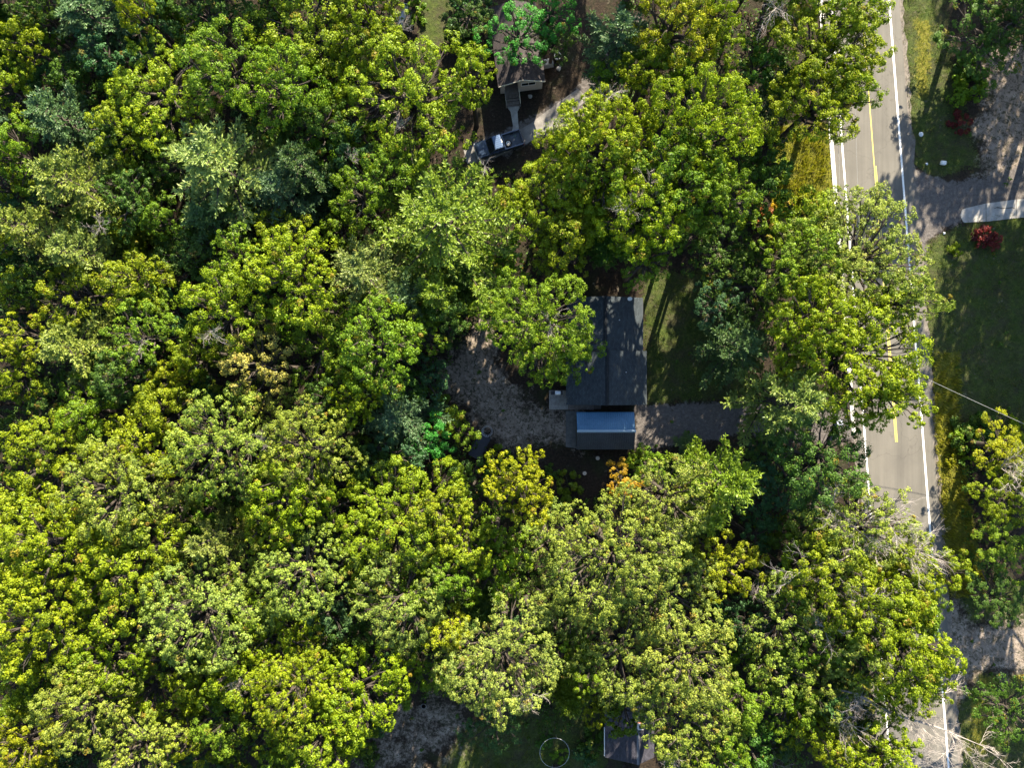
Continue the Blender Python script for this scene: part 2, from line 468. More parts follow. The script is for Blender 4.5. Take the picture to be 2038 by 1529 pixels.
NEEDLE = leaf_material('pine_needles', 0.25, 0.02)
BARK = textured('grey_brown_bark', [(0.3, (0.035, 0.028, 0.022)), (0.6, (0.075, 0.060, 0.048)), (0.8, (0.13, 0.11, 0.09))], 3.0, 0.95, 0.9, 0.04, fine=(11, 0.5))
DEADWOOD = textured('bleached_dead_wood', [(0.3, (0.22, 0.19, 0.17)), (0.6, (0.36, 0.32, 0.29)), (0.8, (0.48, 0.44, 0.40))], 3.0, 0.9, 0.5, 0.02, fine=(13, 0.35))

def unit(v): return v / np.maximum(np.linalg.norm(v, axis=-1, keepdims=True), 1e-9)
def leaf_quads(c, nrm, along, ln, wd):
    """kite-shaped leaves, a little folded: centres, normals, long axes, lengths, widths"""
    a = unit(along - (along * nrm).sum(1, keepdims=True) * nrm)
    s = np.cross(nrm, a)
    L = ln[:, None]; Wd = wd[:, None]
    v = np.stack([c - a * L * .5, c + s * Wd * .5 + a * L * .05 + nrm * Wd * .12, c + a * L * .5, c - s * Wd * .5 + a * L * .05 + nrm * Wd * .12], 1)
    return v.reshape(-1, 3)

def oak_lobes(g, Rr, thick, n):
    """lobe centres (z from the crown's base) and radii for an uneven spreading crown"""
    out = []
    ph = (g.uniform(.06, .17), g.uniform(.06, .15), g.uniform(0, 6.28), g.uniform(0, 6.28))
    tries = 0
    while len(out) < n and tries < 4000:
        tries += 1
        r = Rr * (0.10 + 0.17 * g.random() ** 1.5)
        a = g.random() * 2 * math.pi
        reach = 1 + ph[0] * math.sin(2 * a + ph[2]) + ph[1] * math.sin(3 * a + ph[3]) + 0.09 * math.sin(5 * a + ph[2] * 3)
        q = math.sqrt(g.random()) * (Rr - r * 0.5) * reach
        top = thick * (1 - (q / (Rr * 1.08)) ** 2) ** 0.6 if q < Rr * 1.08 else 0
        z = top * (0.12 + 0.88 * g.random() ** .8) + 0.06 * thick
        p = np.array([q * math.cos(a), q * math.sin(a), z])
        if all(np.linalg.norm((p - o[0]) * [1, 1, 0.7]) > 0.80 * (r + o[1]) for o in out): out.append((p, r))
    return out

def broadleaf_crown(seed, Rr, thick, nl, cr=0.5, per=46, leaf=0.30, dens=1.0, warm=0.02):
    g = np.random.default_rng(seed)
    lobes = oak_lobes(g, Rr, thick, nl)
    C = []; D = []
    LT = []
    for p, r in lobes:
        k = max(6, int(dens * 2.25 * r * r / (cr * cr)))
        d = unit(g.normal(size=(k, 3)) * [1, 1, 0.75] + [0, 0, 0.38])
        q = p + d * r * g.uniform(0.72, 1.06, (k, 1)) * [1, 1, 0.72]
        C.append(q); D.append(unit(d + [0, 0, 0.35])); LT.append(np.full(k, g.normal(0, .10)))
    C = np.concatenate(C); D = np.concatenate(D)
    cs = g.uniform(0.45, 1.5, len(C)) * cr
    K = per
    n = len(C) * K
    d = unit(g.normal(size=(len(C), K, 3)) + 0.95 * D[:, None, :])
    pos = C[:, None, :] + d * (cs[:, None, None] * g.uniform(0.55, 1.0, (len(C), K, 1))) * [1, 1, 0.85]
    nrm = unit(d + 0.38 * g.normal(size=d.shape) + [0, 0, 0.12])
    al = g.normal(size=d.shape) + d * 0.5
    ln = leaf * g.uniform(0.65, 1.25, n); wd = ln * g.uniform(0.5, 0.75, n)
    v = leaf_quads(pos.reshape(-1, 3), nrm.reshape(-1, 3), al.reshape(-1, 3), ln, wd)
    ct = g.normal(0.5, 0.12, len(C)) + np.concatenate(LT); cw = (g.random(len(C)) < warm) * g.uniform(0.3, 0.9, len(C))
    tone = np.clip(ct[:, None] + g.normal(0, 0.17, (len(C), K)), 0, 1).ravel()
    wm = np.clip(cw[:, None] * g.uniform(0.5, 1.1, (len(C), K)) + (g.random((len(C), K)) < 0.012) * 0.6, 0, 1).ravel()
    f = np.arange(n * 4).reshape(-1, 4)
    return v, f, tone, wm, lobes

def limb(mb, a, b, r0, r1, rnd, sag=0.12, n=6, segs=5):
    a = Vector(a); b = Vector(b); L = (b - a).length; pts = []
    o = Vector((rnd.uniform(-1, 1), rnd.uniform(-1, 1), rnd.uniform(-.2, 1))) * L * sag
    for i in range(segs + 1):
        t = i / segs
        pts.append(a.lerp(b, t) + o * math.sin(math.pi * t) + Vector((rnd.uniform(-1, 1), rnd.uniform(-1, 1), rnd.uniform(-1, 1))) * L * 0.02 * (0 < i < segs))
    mb.tube(pts, [r0 + (r1 - r0) * i / segs for i in range(segs + 1)], n)
    return pts

def broadleaf_proto(seed, Rr, H, nl, **kw):
    """meshes of a trunk with limbs and of a crown, standing at the origin"""
    thick = kw.pop('thick', 0.80) * 1.3 * Rr
    v, f, tone, wm, lobes = broadleaf_crown(seed, Rr, thick, nl, **kw)
    z0 = H - thick - Rr * 0.12
    v = v + [0, 0, z0]
    cm = mesh_np('crown', v, f, 4, LEAF, {'tone': tone, 'warm': wm})
    rnd = random.Random(seed); mb = MB()
    r = 0.024 * H
    fork = z0 * 0.80
    mb.tube([(0, 0, -0.3), (0.02, 0, 0.25), (0.05, 0.03, fork * .5), (0.1, -0.04, fork), (0.05, 0.05, z0 + thick * .55)], [r * 1.5, r * 1.05, r * .85, r * .7, r * .2], 9)
    for p, q in lobes:
        a = (0.08, 0, fork + (z0 + thick * .3 - fork) * rnd.random())
        b = (p[0] * .96, p[1] * .96, z0 + p[2])
        pts = limb(mb, a, b, r * .34, r * .09, rnd)
        for k in range(3):   # twigs reaching to the lobe's outside
            e = Vector(b) + Vector((rnd.uniform(-1, 1), rnd.uniform(-1, 1), rnd.uniform(0, .9))) * q * 0.95
            limb(mb, pts[3 + (k % 2)], e, r * .10, r * .02, rnd, n=4, segs=3)
    Rr = float(np.percentile(np.hypot(v[:, 0], v[:, 1]), 98))
    return mb.mesh('trunk', BARK), cm, Rr, H, v[::max(1, len(v) // 320)].copy()

def pine_proto(seed, Rr, H, base=0.3, top_round=0.75, nwh=11):
    """a white pine: whorls of boughs that carry plumes of needles"""
    g = np.random.default_rng(seed); rnd = random.Random(seed); mb = MB()
    r = 0.02 * H
    mb.tube([(0, 0, -0.3), (0, 0, H * .4), (0.1, 0, H * .75), (0.05, 0, H * .985)], [r * 1.3, r, r * .6, r * .08], 8)
    T0 = []; TD = []; TL = []
    for w in range(nwh):
        t = w / (nwh - 1)
        z = H * (base + (0.965 - base) * t)
        L = Rr * (1 - t) ** top_round * g.uniform(0.85, 1.05) + 0.5
        nb = int(g.integers(5, 7)); a0 = g.random() * 6.28
        for b in range(nb):
            a = a0 + 2 * math.pi * b / nb + g.normal(0, 0.16)
            Lb = L * g.uniform(0.62, 1.12)
            up = 0.10 + 0.55 * t + g.normal(0, 0.06)
            d = np.array([math.cos(a), math.sin(a), up]); s = np.array([-math.sin(a), math.cos(a), 0])
            ns = max(4, int(Lb / 0.42))
            bend = 0.24 * Lb; cv = g.normal(0, .1)
            P = lambda u: np.array([0, 0, z]) + d * Lb * u + np.array([0, 0, 1]) * bend * (u * u - u * .7) + s * cv * Lb * u * u
            mb.tube([P(0), P(.35), P(.7), P(.97)], [r * .32 * (1 - .5 * t), r * .22, r * .12, r * .03], 4)
            for i in range(ns):
                u = 0.22 + 0.78 * (i + .5) / ns
                q = P(u)
                sl = Lb * 0.24 * (1.12 - u) + 0.34
                for sd in (-1, 1):
                    k = max(1, int(sl / 0.55))
                    dd = unit(np.array(d * [1, 1, .8]) * 0.75 + sd * s * 0.75 + np.array([0, 0, 0.16]) + g.normal(0, .14, 3))
                    for j in range(k):
                        T0.append(q + dd * sl * (j + .35) / k); TD.append(unit(dd + g.normal(0, .16, 3))); TL.append(g.uniform(.5, .8))
            T0.append(P(1.0)); TD.append(unit(d + [0, 0, .25])); TL.append(1.1)
    T0 = np.array(T0); TD = np.array(TD); TL = np.array(TL)
    K = 22
    n = len(T0) * K
    u = g.uniform(-0.45, 0.55, (len(T0), K, 1))
    dirv = unit(TD[:, None, :] * 0.95 + g.normal(size=(len(T0), K, 3)) * 0.48)
    pos = T0[:, None, :] + TD[:, None, :] * TL[:, None, None] * u + dirv * 0.15
    side = g.normal(size=dirv.shape)
    nrm = unit(side - (side * dirv).sum(-1, keepdims=True) * dirv + [0, 0, .35])
    ln = 0.36 * g.uniform(.7, 1.25, n); wd = 0.10 * g.uniform(.7, 1.4, n)
    v = leaf_quads(pos.reshape(-1, 3), nrm.reshape(-1, 3), dirv.reshape(-1, 3), ln, wd)
    tone = np.clip(g.normal(.5, .14, (len(T0), 1)) + g.normal(0, .12, (len(T0), K)), 0, 1).ravel()
    wm = ((g.random((len(T0), K)) < .01) * .5).ravel()
    cm = mesh_np('crown', v, np.arange(n * 4).reshape(-1, 4), 4, NEEDLE, {'tone': tone, 'warm': wm})
    Rr = float(np.percentile(np.hypot(v[:, 0], v[:, 1]), 98))
    return mb.mesh('trunk', BARK), cm, Rr, H, v[::max(1, len(v) // 320)].copy()

PROTO = {
    'XL': [broadleaf_proto(11 + i, 7.2, 21, 52 + 5 * (i % 2), cr=0.40 + .05 * (i % 3), per=64, leaf=.205) for i in range(5)],
    'L': [broadleaf_proto(31 + i, 5.3, 19, 34 + 3 * i, cr=0.37 + .05 * (i % 3), per=60, leaf=.20, thick=.7 + .12 * (i % 3)) for i in range(5)],
    'M': [broadleaf_proto(51 + i, 3.9, 17, 22 + 2 * i, cr=0.34 + .05 * (i % 3), per=58, leaf=.195, thick=.75 + .2 * (i % 3)) for i in range(5)],
    'XLF': [broadleaf_proto(151 + i, 7.2, 21, 62, cr=0.33, per=40, leaf=.18, dens=.85) for i in range(2)],
    'LF': [broadleaf_proto(161 + i, 5.3, 19, 42, cr=0.32, per=40, leaf=.18, dens=.9) for i in range(3)],
    'MF': [broadleaf_proto(171 + i, 3.9, 17, 28, cr=0.31, per=40, leaf=.175, dens=.9, thick=.95) for i in range(2)],
    'S': [broadleaf_proto(71 + i, 2.6, 11, 15, cr=0.34, per=50, leaf=0.20, thick=.9) for i in range(4)],
    'D': [broadleaf_proto(91 + i, 3.7, 15, 26, cr=0.36, per=44, leaf=0.19, thick=.9, dens=0.9, warm=0.03) for i in range(2)],
    'P': [pine_proto(111 + i, 4.6, 20, 0.34) for i in range(4)],
    'PB': [pine_proto(121 + i, 7.0, 22, 0.30, 0.72, 14) for i in range(1)],
    'PS': [pine_proto(131 + i, 2.3, 11, 0.18, 0.85, 10) for i in range(2)],
}
TINT = {   # leaf colours
    'lime': (0.158, 0.212, 0.0060), 'yellow': (0.190, 0.222, 0.0060), 'olive': (0.162, 0.210, 0.028), 'mid': (0.108, 0.178, 0.0085),
    'dark': (0.055, 0.108, 0.013), 'teal': (0.044, 0.102, 0.032), 'emerald': (0.036, 0.170, 0.018), 'golden': (0.230, 0.222, 0.055),
    'pine': (0.180, 0.228, 0.044), 'bluepine': (0.070, 0.128, 0.042), 'greenpine': (0.155, 0.222, 0.014), 'rust': (0.21, 0.085, 0.020), 'red': (0.13, 0.022, 0.020),
    'orange': (0.30, 0.20, 0.012), 'bright': (0.14, 0.220, 0.006),
}
WORD = {'lime': 'lime green', 'yellow': 'yellow green', 'olive': 'pale olive', 'mid': 'mid green', 'dark': 'dark green', 'teal': 'blue green', 'emerald': 'emerald green',
        'golden': 'golden', 'pine': 'pale feathery', 'bluepine': 'bluish dark', 'greenpine': 'bright green', 'rust': 'rusty', 'red': 'red', 'orange': 'orange tinged', 'bright': 'vivid green'}

# what the photograph shows: column, row and radius of each crown in photograph pixels, kind, leaf colour; crowns noted as added only cast shade
TREES = [
 # north-west woods
 (185,35,100,'P','bluepine'), (272,25,48,'M','yellow'), (58,92,50,'M','lime'), (22,175,62,'M','lime'), (335,185,118,'L','lime'), (450,135,88,'L','mid'), (415,35,78,'M','dark'),
 (128,240,84,'P','bluepine'), (30,300,66,'M','mid'), (148,365,92,'P','pine'), (435,335,120,'P','pine'), (565,385,76,'P','bluepine'), (245,270,66,'M','lime'), (62,455,62,'P','pine'), (165,505,76,'P','pine'),
 (325,435,50,'M','mid'), (18,370,52,'M','lime'), (255,400,66,'M','dark'), (70,20,52,'M','dark'), (345,330,50,'M','dark'), (15,470,40,'M','lime'), (420,440,62,'P','bluepine'),
 (605,55,105,'L','lime'), (735,45,92,'L','lime'), (560,165,86,'L','mid'), (818,185,160,'XL','lime'), (628,250,66,'M','dark'), (600,335,64,'P','bluepine'), (765,345,66,'M','mid'), (935,150,56,'M','lime'),
 (885,442,172,'PB','greenpine'), (715,390,62,'M','mid'), (560,490,74,'M','lime'), (725,545,84,'P','pine'), (805,595,82,'P','bluepine'), (870,590,62,'P','greenpine'), (520,60,50,'M','dark'),
 # round the tan house and the pickup
 (1030,72,76,'D','emerald'), (1095,25,62,'D','emerald'), (935,25,60,'D','dark'), (1100,85,50,'D','dark'), (1230,80,80,'P','bluepine'), (1340,40,92,'L','yellow'), (1300,115,66,'M','mid'),
 (1190,285,130,'XL','lime'), (1400,245,132,'XL','lime'), (1094,420,98,'L','lime'), (1285,425,92,'L','lime'), (1215,345,82,'M','mid'), (1352,362,106,'L','mid'), (1125,485,64,'M','lime'),
 (1290,512,66,'M','mid'), (1425,90,62,'M','lime'),  (1440,395,66,'M','mid'), (1395,408,52,'M','mid'), (1270,150,46,'M','lime'), (1112,290,54,'M','lime'), (1430,35,46,'M','lime'), (1032,398,42,'M','lime'),  # smallest mid green crown here is added to shade the shed roof
 # along the road
 (1655,98,118,'XL','lime'), (1630,205,104,'L','lime'), (1700,15,76,'M','lime'), (1690,190,66,'M','lime'), (1525,110,50,'M','mid'),
 (1720,515,150,'XL','olive'), (1620,430,76,'M','lime'), (1600,520,90,'L','mid'), (1710,700,160,'XL','lime'), (1620,640,90,'L','lime'), (1570,800,98,'P','pine'), (1495,570,92,'L','dark'), (1475,690,76,'P','bluepine'),
 (1640,920,105,'L','dark'), (1570,960,90,'D','teal'), (1440,500,76,'D','dark'), (1800,600,70,'M','olive'), (1770,790,80,'M','lime'), (1510,1000,60,'D','teal'), (1430,610,60,'D','teal'), (1540,900,60,'D','dark'),
 # east of the road
 (1990,890,66,'M','yellow'), (2012,985,72,'L','lime'), (2010,1085,70,'M','mid'), (1985,1190,66,'M','dark'), (2015,1420,76,'D','dark'), (2030,930,60,'M','lime'), (1965,65,95,'D','dark'), (2025,40,70,'D','dark'), (1870,1125,60,'M','lime'),
 # western woods
 (145,592,74,'M','yellow'), (262,555,66,'M','lime'), (300,612,62,'M','mid'), (155,685,88,'P','pine'), (45,668,56,'M','yellow'), (440,612,86,'L','lime'), (278,672,74,'M','mid'), (350,758,46,'M','yellow'),
 (515,728,80,'D','golden'), (28,748,54,'M','lime'), (320,822,76,'M','lime'), (165,825,70,'M','mid'), (110,920,112,'L','lime'), (272,890,82,'L','lime'), (440,890,106,'L','olive'), (225,985,104,'L','olive'),
 (35,1010,76,'M','lime'), (22,575,46,'M','lime'), (375,510,76,'M','dark'), (240,750,60,'M','dark'), (90,790,56,'M','dark'), (470,510,60,'M','mid'), (60,560,40,'M','dark'), (390,700,50,'M','lime'),
 (590,555,94,'L','lime'), (645,695,86,'M','mid'), (755,690,94,'L','mid'), (790,830,84,'P','bluepine'), (705,800,54,'M','lime'), (615,895,90,'L','olive'), (862,872,48,'S','emerald'), (845,755,58,'D','teal'),
 (575,975,92,'L','lime'), (755,935,66,'M','dark'), (880,625,56,'M','dark'), (1035,970,78,'L','yellow'), (935,975,66,'D','dark'), (560,830,56,'M','olive'), (680,620,66,'M','mid'), (905,850,54,'S','mid'), (700,720,60,'M','mid'), (830,660,60,'M','mid'), (650,800,56,'M','dark'),
 # round the shingled house and the shed
 (1078,640,120,'XL','mid'), (1000,605,60,'M','mid'), (1150,700,60,'M','mid'), (1235,955,44,'S','orange'), (1440,955,88,'P','greenpine'), (1335,990,90,'L','olive'), (1375,885,26,'PS','bluepine'), (1290,925,40,'S','mid'), (1108,728,36,'M','mid'),
 # south-west woods
 (120,1090,112,'L','lime'), (262,1125,122,'L','lime'), (48,1060,46,'P','pine'), (430,1070,56,'P','pine'), (90,1235,114,'L','lime'), (395,1225,132,'XL','olive'), (220,1305,86,'L','lime'), (55,1335,74,'M','lime'),
 (165,1410,84,'L','olive'), (55,1480,84,'L','yellow'), (300,1375,76,'M','lime'), (395,1355,56,'M','lime'), (275,1490,84,'L','olive'), (365,1475,56,'M','lime'), (470,1335,74,'M','lime'), (475,1140,60,'M','olive'), (25,1150,54,'M','lime'), (345,1010,60,'M','olive'), (170,1180,60,'M','mid'), (440,1450,60,'M','mid'),
 (540,1045,66,'M','lime'), (605,1135,92,'L','olive'), (790,1055,150,'XL','lime'), (800,1185,104,'L','olive'), (555,1280,94,'L','lime'), (715,1375,112,'L','lime'), (580,1375,84,'L','lime'), (650,1475,84,'L','lime'), (530,1440,64,'M','lime'),
 (985,1125,74,'M','bright'), (1000,1325,132,'XL','olive'), (885,1245,56,'M','yellow'), (700,1260,60,'M','dark'), (870,1020,60,'M','lime'), (928,1072,62,'M','lime'), (848,1185,60,'M','mid'), (905,1150,56,'M','mid'), (660,1010,64,'M','lime'), (500,1210,60,'M','mid'), (780,1290,58,'D','teal'), (560,1510,50,'M','mid'), (980,1440,66,'D','teal'), (900,1330,60,'M','mid'),  # first mid green crown here is added to shade the bare south lawn
 # southern woods
 (1222,1112,150,'XL','olive'), (1440,1125,76,'M','yellow'), (1130,1195,84,'L','olive'), (1330,1180,104,'L','olive'), (1240,1290,104,'L','olive'), (1365,1310,104,'L','olive'), (1370,1430,112,'L','olive'), (1195,1412,44,'M','yellow'), (1430,1505,74,'M','mid'), (1110,1290,64,'M','mid'), (1090,1080,70,'M','olive'), (1400,1020,56,'P','greenpine'), (1170,1330,50,'M','mid'), (1050,1240,50,'D','teal'),
 (1720,1055,118,'L','olive'), (1655,1150,98,'L','lime'), (1790,1150,92,'L','lime'), (1800,1285,112,'L','lime'), (1570,1235,76,'M','olive'), (1540,1335,76,'M','olive'), (1840,1365,60,'M','lime'), (1625,1455,66,'M','lime'), (1745,1505,84,'M','lime'), (1490,1240,56,'D','teal'), (1690,1270,66,'M','mid'), (1480,1400,60,'M','mid'), (1520,1500,60,'D','dark'), (1590,1080,60,'D','dark'), (1740,1215,92,'L','lime'), (1720,1310,70,'L','olive'), (1640,1380,60,'M','olive'), (1575,1400,64,'M','mid'), (1690,1500,66,'M','lime'), (1590,1150,70,'M','mid'), (1650,1060,60,'M','olive'), (1832,1212,60,'M','mid'), (1848,1305,54,'M','lime'), (1775,1385,56,'M','lime'), (1690,1090,70,'M','mid'), (1600,1290,56,'M','mid'),
]
# reference points that the labels use, in photograph pixels
REFS = [('the dark pickup truck', 997, 285), ('the tan house', 1040, 140), ('the blue metal shed roof', 1205, 858), ('the dark shingled roof', 1230, 700), ('the sandy clearing', 960, 770),
        ('the golden rounded tree', 515, 728), ('the great star shaped pine', 885, 440), ('the pale plumed pine', 435, 335), ('the small plumed pine', 155, 685), ('the vivid green tree', 985, 1125),
        ('the concrete driveway', 1985, 418), ('the small southern roof', 1250, 1460), ('the black barrel', 850, 1430), ('the northern bluish pine', 185, 35),
        ('the bleached dead snag', 1560, 1135), ('the orange sapling', 1235, 955), ('the open stretch of road', 1790, 920), ('the sunlit grass verge', 1600, 330), ('the fallen pale limb', 1760, 1420)]
OWN = {   # labels of the trees the references are named after, and of others that stand out
 (515,728): 'golden rounded tree with dense fine foliage amid green woods', (885,442): 'great star shaped pine with bright green plumes south of the pickup truck',
 (435,335): 'pale plumed pine standing over the north-west woods', (155,685): 'small plumed pine with pale needles near the west edge of the woods',
 (985,1125): 'vivid green tree with yellow tips among pale olive crowns', (185,35): 'bluish pine touching the north edge of the woods', (1235,955): 'orange tinged sapling south of the metal shed',
 (1030,72): 'emerald green tree overhanging the brown roof of the tan house', (818,185): 'broad lime green oak west of the tan house and pickup truck',
 (1195,1412): 'small yellow green tree beside the small dark roof and lawn', (1570,800): 'pale feathery pine at the gravel driveway mouth beside the road',
 (1440,955): 'bright green pine between the gravel driveway and the olive crowns', (1375,885): 'tiny bluish pine on the south side of the gravel driveway',
 (1710,700): 'broad lime green oak reaching across the middle of the road', (1720,515): 'broad pale olive oak over the road opposite the concrete driveway', (1655,98): 'broad lime green oak over the north end of the road',
 (1078,640): 'broad mid green oak leaning over the west side of the shingled roof', (862,872): 'small emerald green tree west of the sandy clearing', (1000,1325): 'broad pale olive oak north of the lawn ring',
 (1222,1112): 'very broad pale olive oak south of the metal shed', (790,1055): 'very broad lime green oak south-west of the sandy clearing',
}
DIRS = ['east', 'north-east', 'north', 'north-west', 'west', 'south-west', 'south', 'south-east']
RANK = ['', 'second ', 'third ', 'fourth ', 'fifth ', 'sixth ', 'seventh ', 'eighth ']
def tree_label(entries):
    """one label for each tree: look, then where it stands from the reference it is nearest to; rank when several stand that way"""
    by = {}
    for k, (px, py, r, kind, hue) in enumerate(entries):
        if (px, py) in OWN: continue
        d, j = min((math.hypot(px - x, py - y), j) for j, (n, x, y) in enumerate(REFS))
        n, x, y = REFS[j]
        s = int(round(math.degrees(math.atan2(y - py, px - x)) / 45)) % 8
        size = 'broad' if r > 95 else 'medium' if r > 62 else 'small'
        sort = 'pine' if kind[0] == 'P' else 'leafy tree' if kind in ('D', 'S') else 'oak'
        by.setdefault((j, s, f'{size} {WORD[hue]} {sort}'), []).append((d, k))
    out = {}
    for (j, s, look), L in by.items():
        for q, (d, k) in enumerate(sorted(L)):
            rank = '' if len(L) == 1 else ['first ', 'second ', 'third ', 'fourth ', 'fifth ', 'sixth ', 'seventh ', 'eighth ', 'ninth ', 'tenth ', 'eleventh ', 'twelfth '][q]
            out[k] = f'{look}, {rank + "such tree " if rank else ""}{DIRS[s]} of {REFS[j][0]}'
    return [OWN.get((e[0], e[1])) or out[k] for k, e in enumerate(entries)]

first_use = {}
FINE = {'XL': 'XLF', 'L': 'LF', 'M': 'MF'}
def plant(kind, i, loc, scale, rz, tint, label, cat, group, zs=1.0, name=None):
    tr, cr, Rr, H = PROTO[kind][i % len(PROTO[kind])][:4]
    name = name or ('pine_tree' if kind[0] == 'P' else 'broadleaf_tree')
    t = thing(name, label, cat, loc, rz, group)
    t.scale = (scale, scale, scale * zs)
    o = put('trunk', tr, t)
    c = put('crown', cr, t); c.color = (*tint, 1)
    return t
rt = random.Random(5)
LABELS = tree_label(TREES)
USED = []
HEIGHT = {'XL': 20, 'L': 18.5, 'M': 16, 'S': 8, 'D': 11, 'P': 19, 'PB': 22, 'PS': 5}
LOWER = {(1525,110): 10, (1395,408): 20.5, (1205,1118): 20, (1990,890): 7, (2012,985): 7.5, (2010,1085): 7, (1985,1190): 6, (1870,1125): 17, (2030,930): 7, (1800,600): 20.5, (1770,790): 20, (1285,425): 21, (1350,350): 21, (1400,245): 22, (1440,395): 20, (1190,285): 21, (1215,345): 20, (1290,512): 18, (1030,72): 9, (1095,25): 9, (935,25): 7, (1100,85): 7, (1965,65): 6, (2025,40): 7, (862,872): 9, (1235,955): 6, (1195,1412): 10, (1290,925): 4, (905,850): 6, (2015,1420): 9, (1230,80): 15, (1108,728): 11,
         (1440,500): 10, (1430,610): 10, (1495,570): 10, (1475,690): 13, (515,728): 18, (845,755): 10, (935,975): 9, (985,1125): 15, (1570,960): 10, (1510,1000): 9, (1150,700): 13, (1000,605): 13, (980,1440): 10}
# open ground between the crowns, x0, x1, y0, y1 in photograph pixels with a weight: each tree is turned so that its boughs keep clear of it
OPEN = [(934, 1052, 252, 322, 3), (992, 1088, 150, 255, 3), (1088, 1170, 105, 200, 1.5), (1204, 1286, 590, 806, 2), (1130, 1204, 720, 806, 1), (1092, 1265, 774, 900, 3), (1286, 1385, 560, 800, 1.5), (1285, 1475, 810, 872, 1.5),
        (890, 1000, 700, 800, 1.5), (985, 1130, 780, 880, 1.5), (1080, 1200, 905, 985, 1.2), (1705, 1800, 210, 350, 1.5), (1765, 1830, 350, 470, 1), (1735, 1870, 852, 985, 1.5), (1580, 1662, 285, 375, 1.2), (1868, 1905, 720, 1100, 1), (800, 880, 1395, 1529, 1.5), (1065, 1180, 1455, 1529, 1),
        (1208, 1300, 1440, 1512, 1.5), (830, 905, 0, 75, 1), (1870, 1960, 1180, 1300, 1), (1450, 1480, 40, 110, 1)]
for k, (px, py, r, kind, hue) in enumerate(TREES):
    rt = random.Random(px * 10007 + py)
    Ht = LOWER.get((px, py), HEIGHT[kind] * rt.uniform(0.82, 1.14))
    if hue in ('dark', 'bluepine') and (px, py) not in LOWER: Ht *= 0.86
    Rm = r * (CAM_H - Ht * 0.82) / FOC
    if hue in ('olive', 'golden') or (kind in FINE and rt.random() < .12): kind = FINE.get(kind, kind)
    p = at(px, py, Ht * (0.80 if kind[0] != 'P' else 0.72))
    near = [o for o in OPEN if o[0] - 1.3 * r < px < o[1] + 1.3 * r and o[2] - 1.3 * r < py < o[3] + 1.3 * r]
    best = None
    for c in range(36 if near else 1):
        i = rt.randrange(20); rz = rt.uniform(0, 6.28)
        P0 = PROTO[kind][i % len(PROTO[kind])]
        sc = Rm * (1.08 if near else 1.14) / P0[2]; zs = Ht / (P0[3] * sc)
        cost = 0
        if near:
            v = P0[4]; ca, sa = math.cos(rz), math.sin(rz); Z = v[:, 2] * sc * zs
            X = p.x + (v[:, 0] * ca - v[:, 1] * sa) * sc; Y = p.y + (v[:, 0] * sa + v[:, 1] * ca) * sc
            U = 1019 + X * FOC / (CAM_H - Z); V = 764.5 - Y * FOC / (CAM_H - Z)
            for o in near: cost += o[4] * ((U > o[0]) & (U < o[1]) & (V > o[2]) & (V < o[3])).sum()
        if best is None or cost < best[0]: best = (cost, i, rz, sc, zs, len(P0[4]))
    cost, i, rz, sc, zs, nv = best
    if cost > .12 * nv: sc *= .9; zs /= .9
    br = rt.uniform(0.92, 1.10); hv = rt.uniform(-.05, .05)
    tint = [TINT[hue][0] * br * (1 + hv), TINT[hue][1] * br * (1 - hv * .4), TINT[hue][2] * br * rt.uniform(.8, 1.3)]
    plant(kind, i, (p.x, p.y, 0), sc, rz, tint, LABELS[k], 'tree', 'trees of the woods', zs)
    USED.append((p.x, p.y, Rm, Ht))
rt = random.Random(6)

# saplings that fill the dark gaps under the tall crowns
SAPS = []
for tries in range(6000):
    px, py = rt.uniform(-30, 1860), rt.uniform(-30, 1560)
    p = at(px, py, 6)
    g0 = (1019 + p.x * FOC / CAM_H, 764.5 - p.y * FOC / CAM_H)
    if any(inside(*g0, q) for q in CLEAR) or g0[0] > 1650: continue
    if any(o[0] - 45 < px < o[1] + 45 and o[2] - 45 < py < o[3] + 45 for o in OPEN): continue
    if any(math.hypot(p.x - x, p.y - y) < 2.6 for x, y, _ in SAPS): continue
    hid = max((1 - math.hypot(px - 1019 - x * FOC / (CAM_H - .8 * h), py - 764.5 + y * FOC / (CAM_H - .8 * h)) * (CAM_H - .8 * h) / FOC / q for x, y, q, h in USED), default=0)
    if hid > 0.22: continue
    SAPS.append((p.x, p.y, (px, py)))
    if len(SAPS) >= 130: break
sap_entries = [(*q, 45, 'S', ['dark', 'teal', 'mid'][n % 3]) for n, (x, y, q) in enumerate(SAPS)]
for n, (e, lb) in enumerate(zip(sap_entries, tree_label(sap_entries))):
    x, y, _ = SAPS[n]
    lb = lb.replace('leafy tree', 'shaded sapling').replace('such tree', 'such sapling').replace('small ', 'low ')
    plant('S' if n % 5 else 'PS', n, (x, y, 0), rt.uniform(0.85, 1.3), rt.uniform(0, 6.28), [c * rt.uniform(.85, 1.15) for c in TINT[e[4]]], lb, 'sapling', 'saplings under the tall trees', rt.uniform(.75, 1.05), 'sapling')

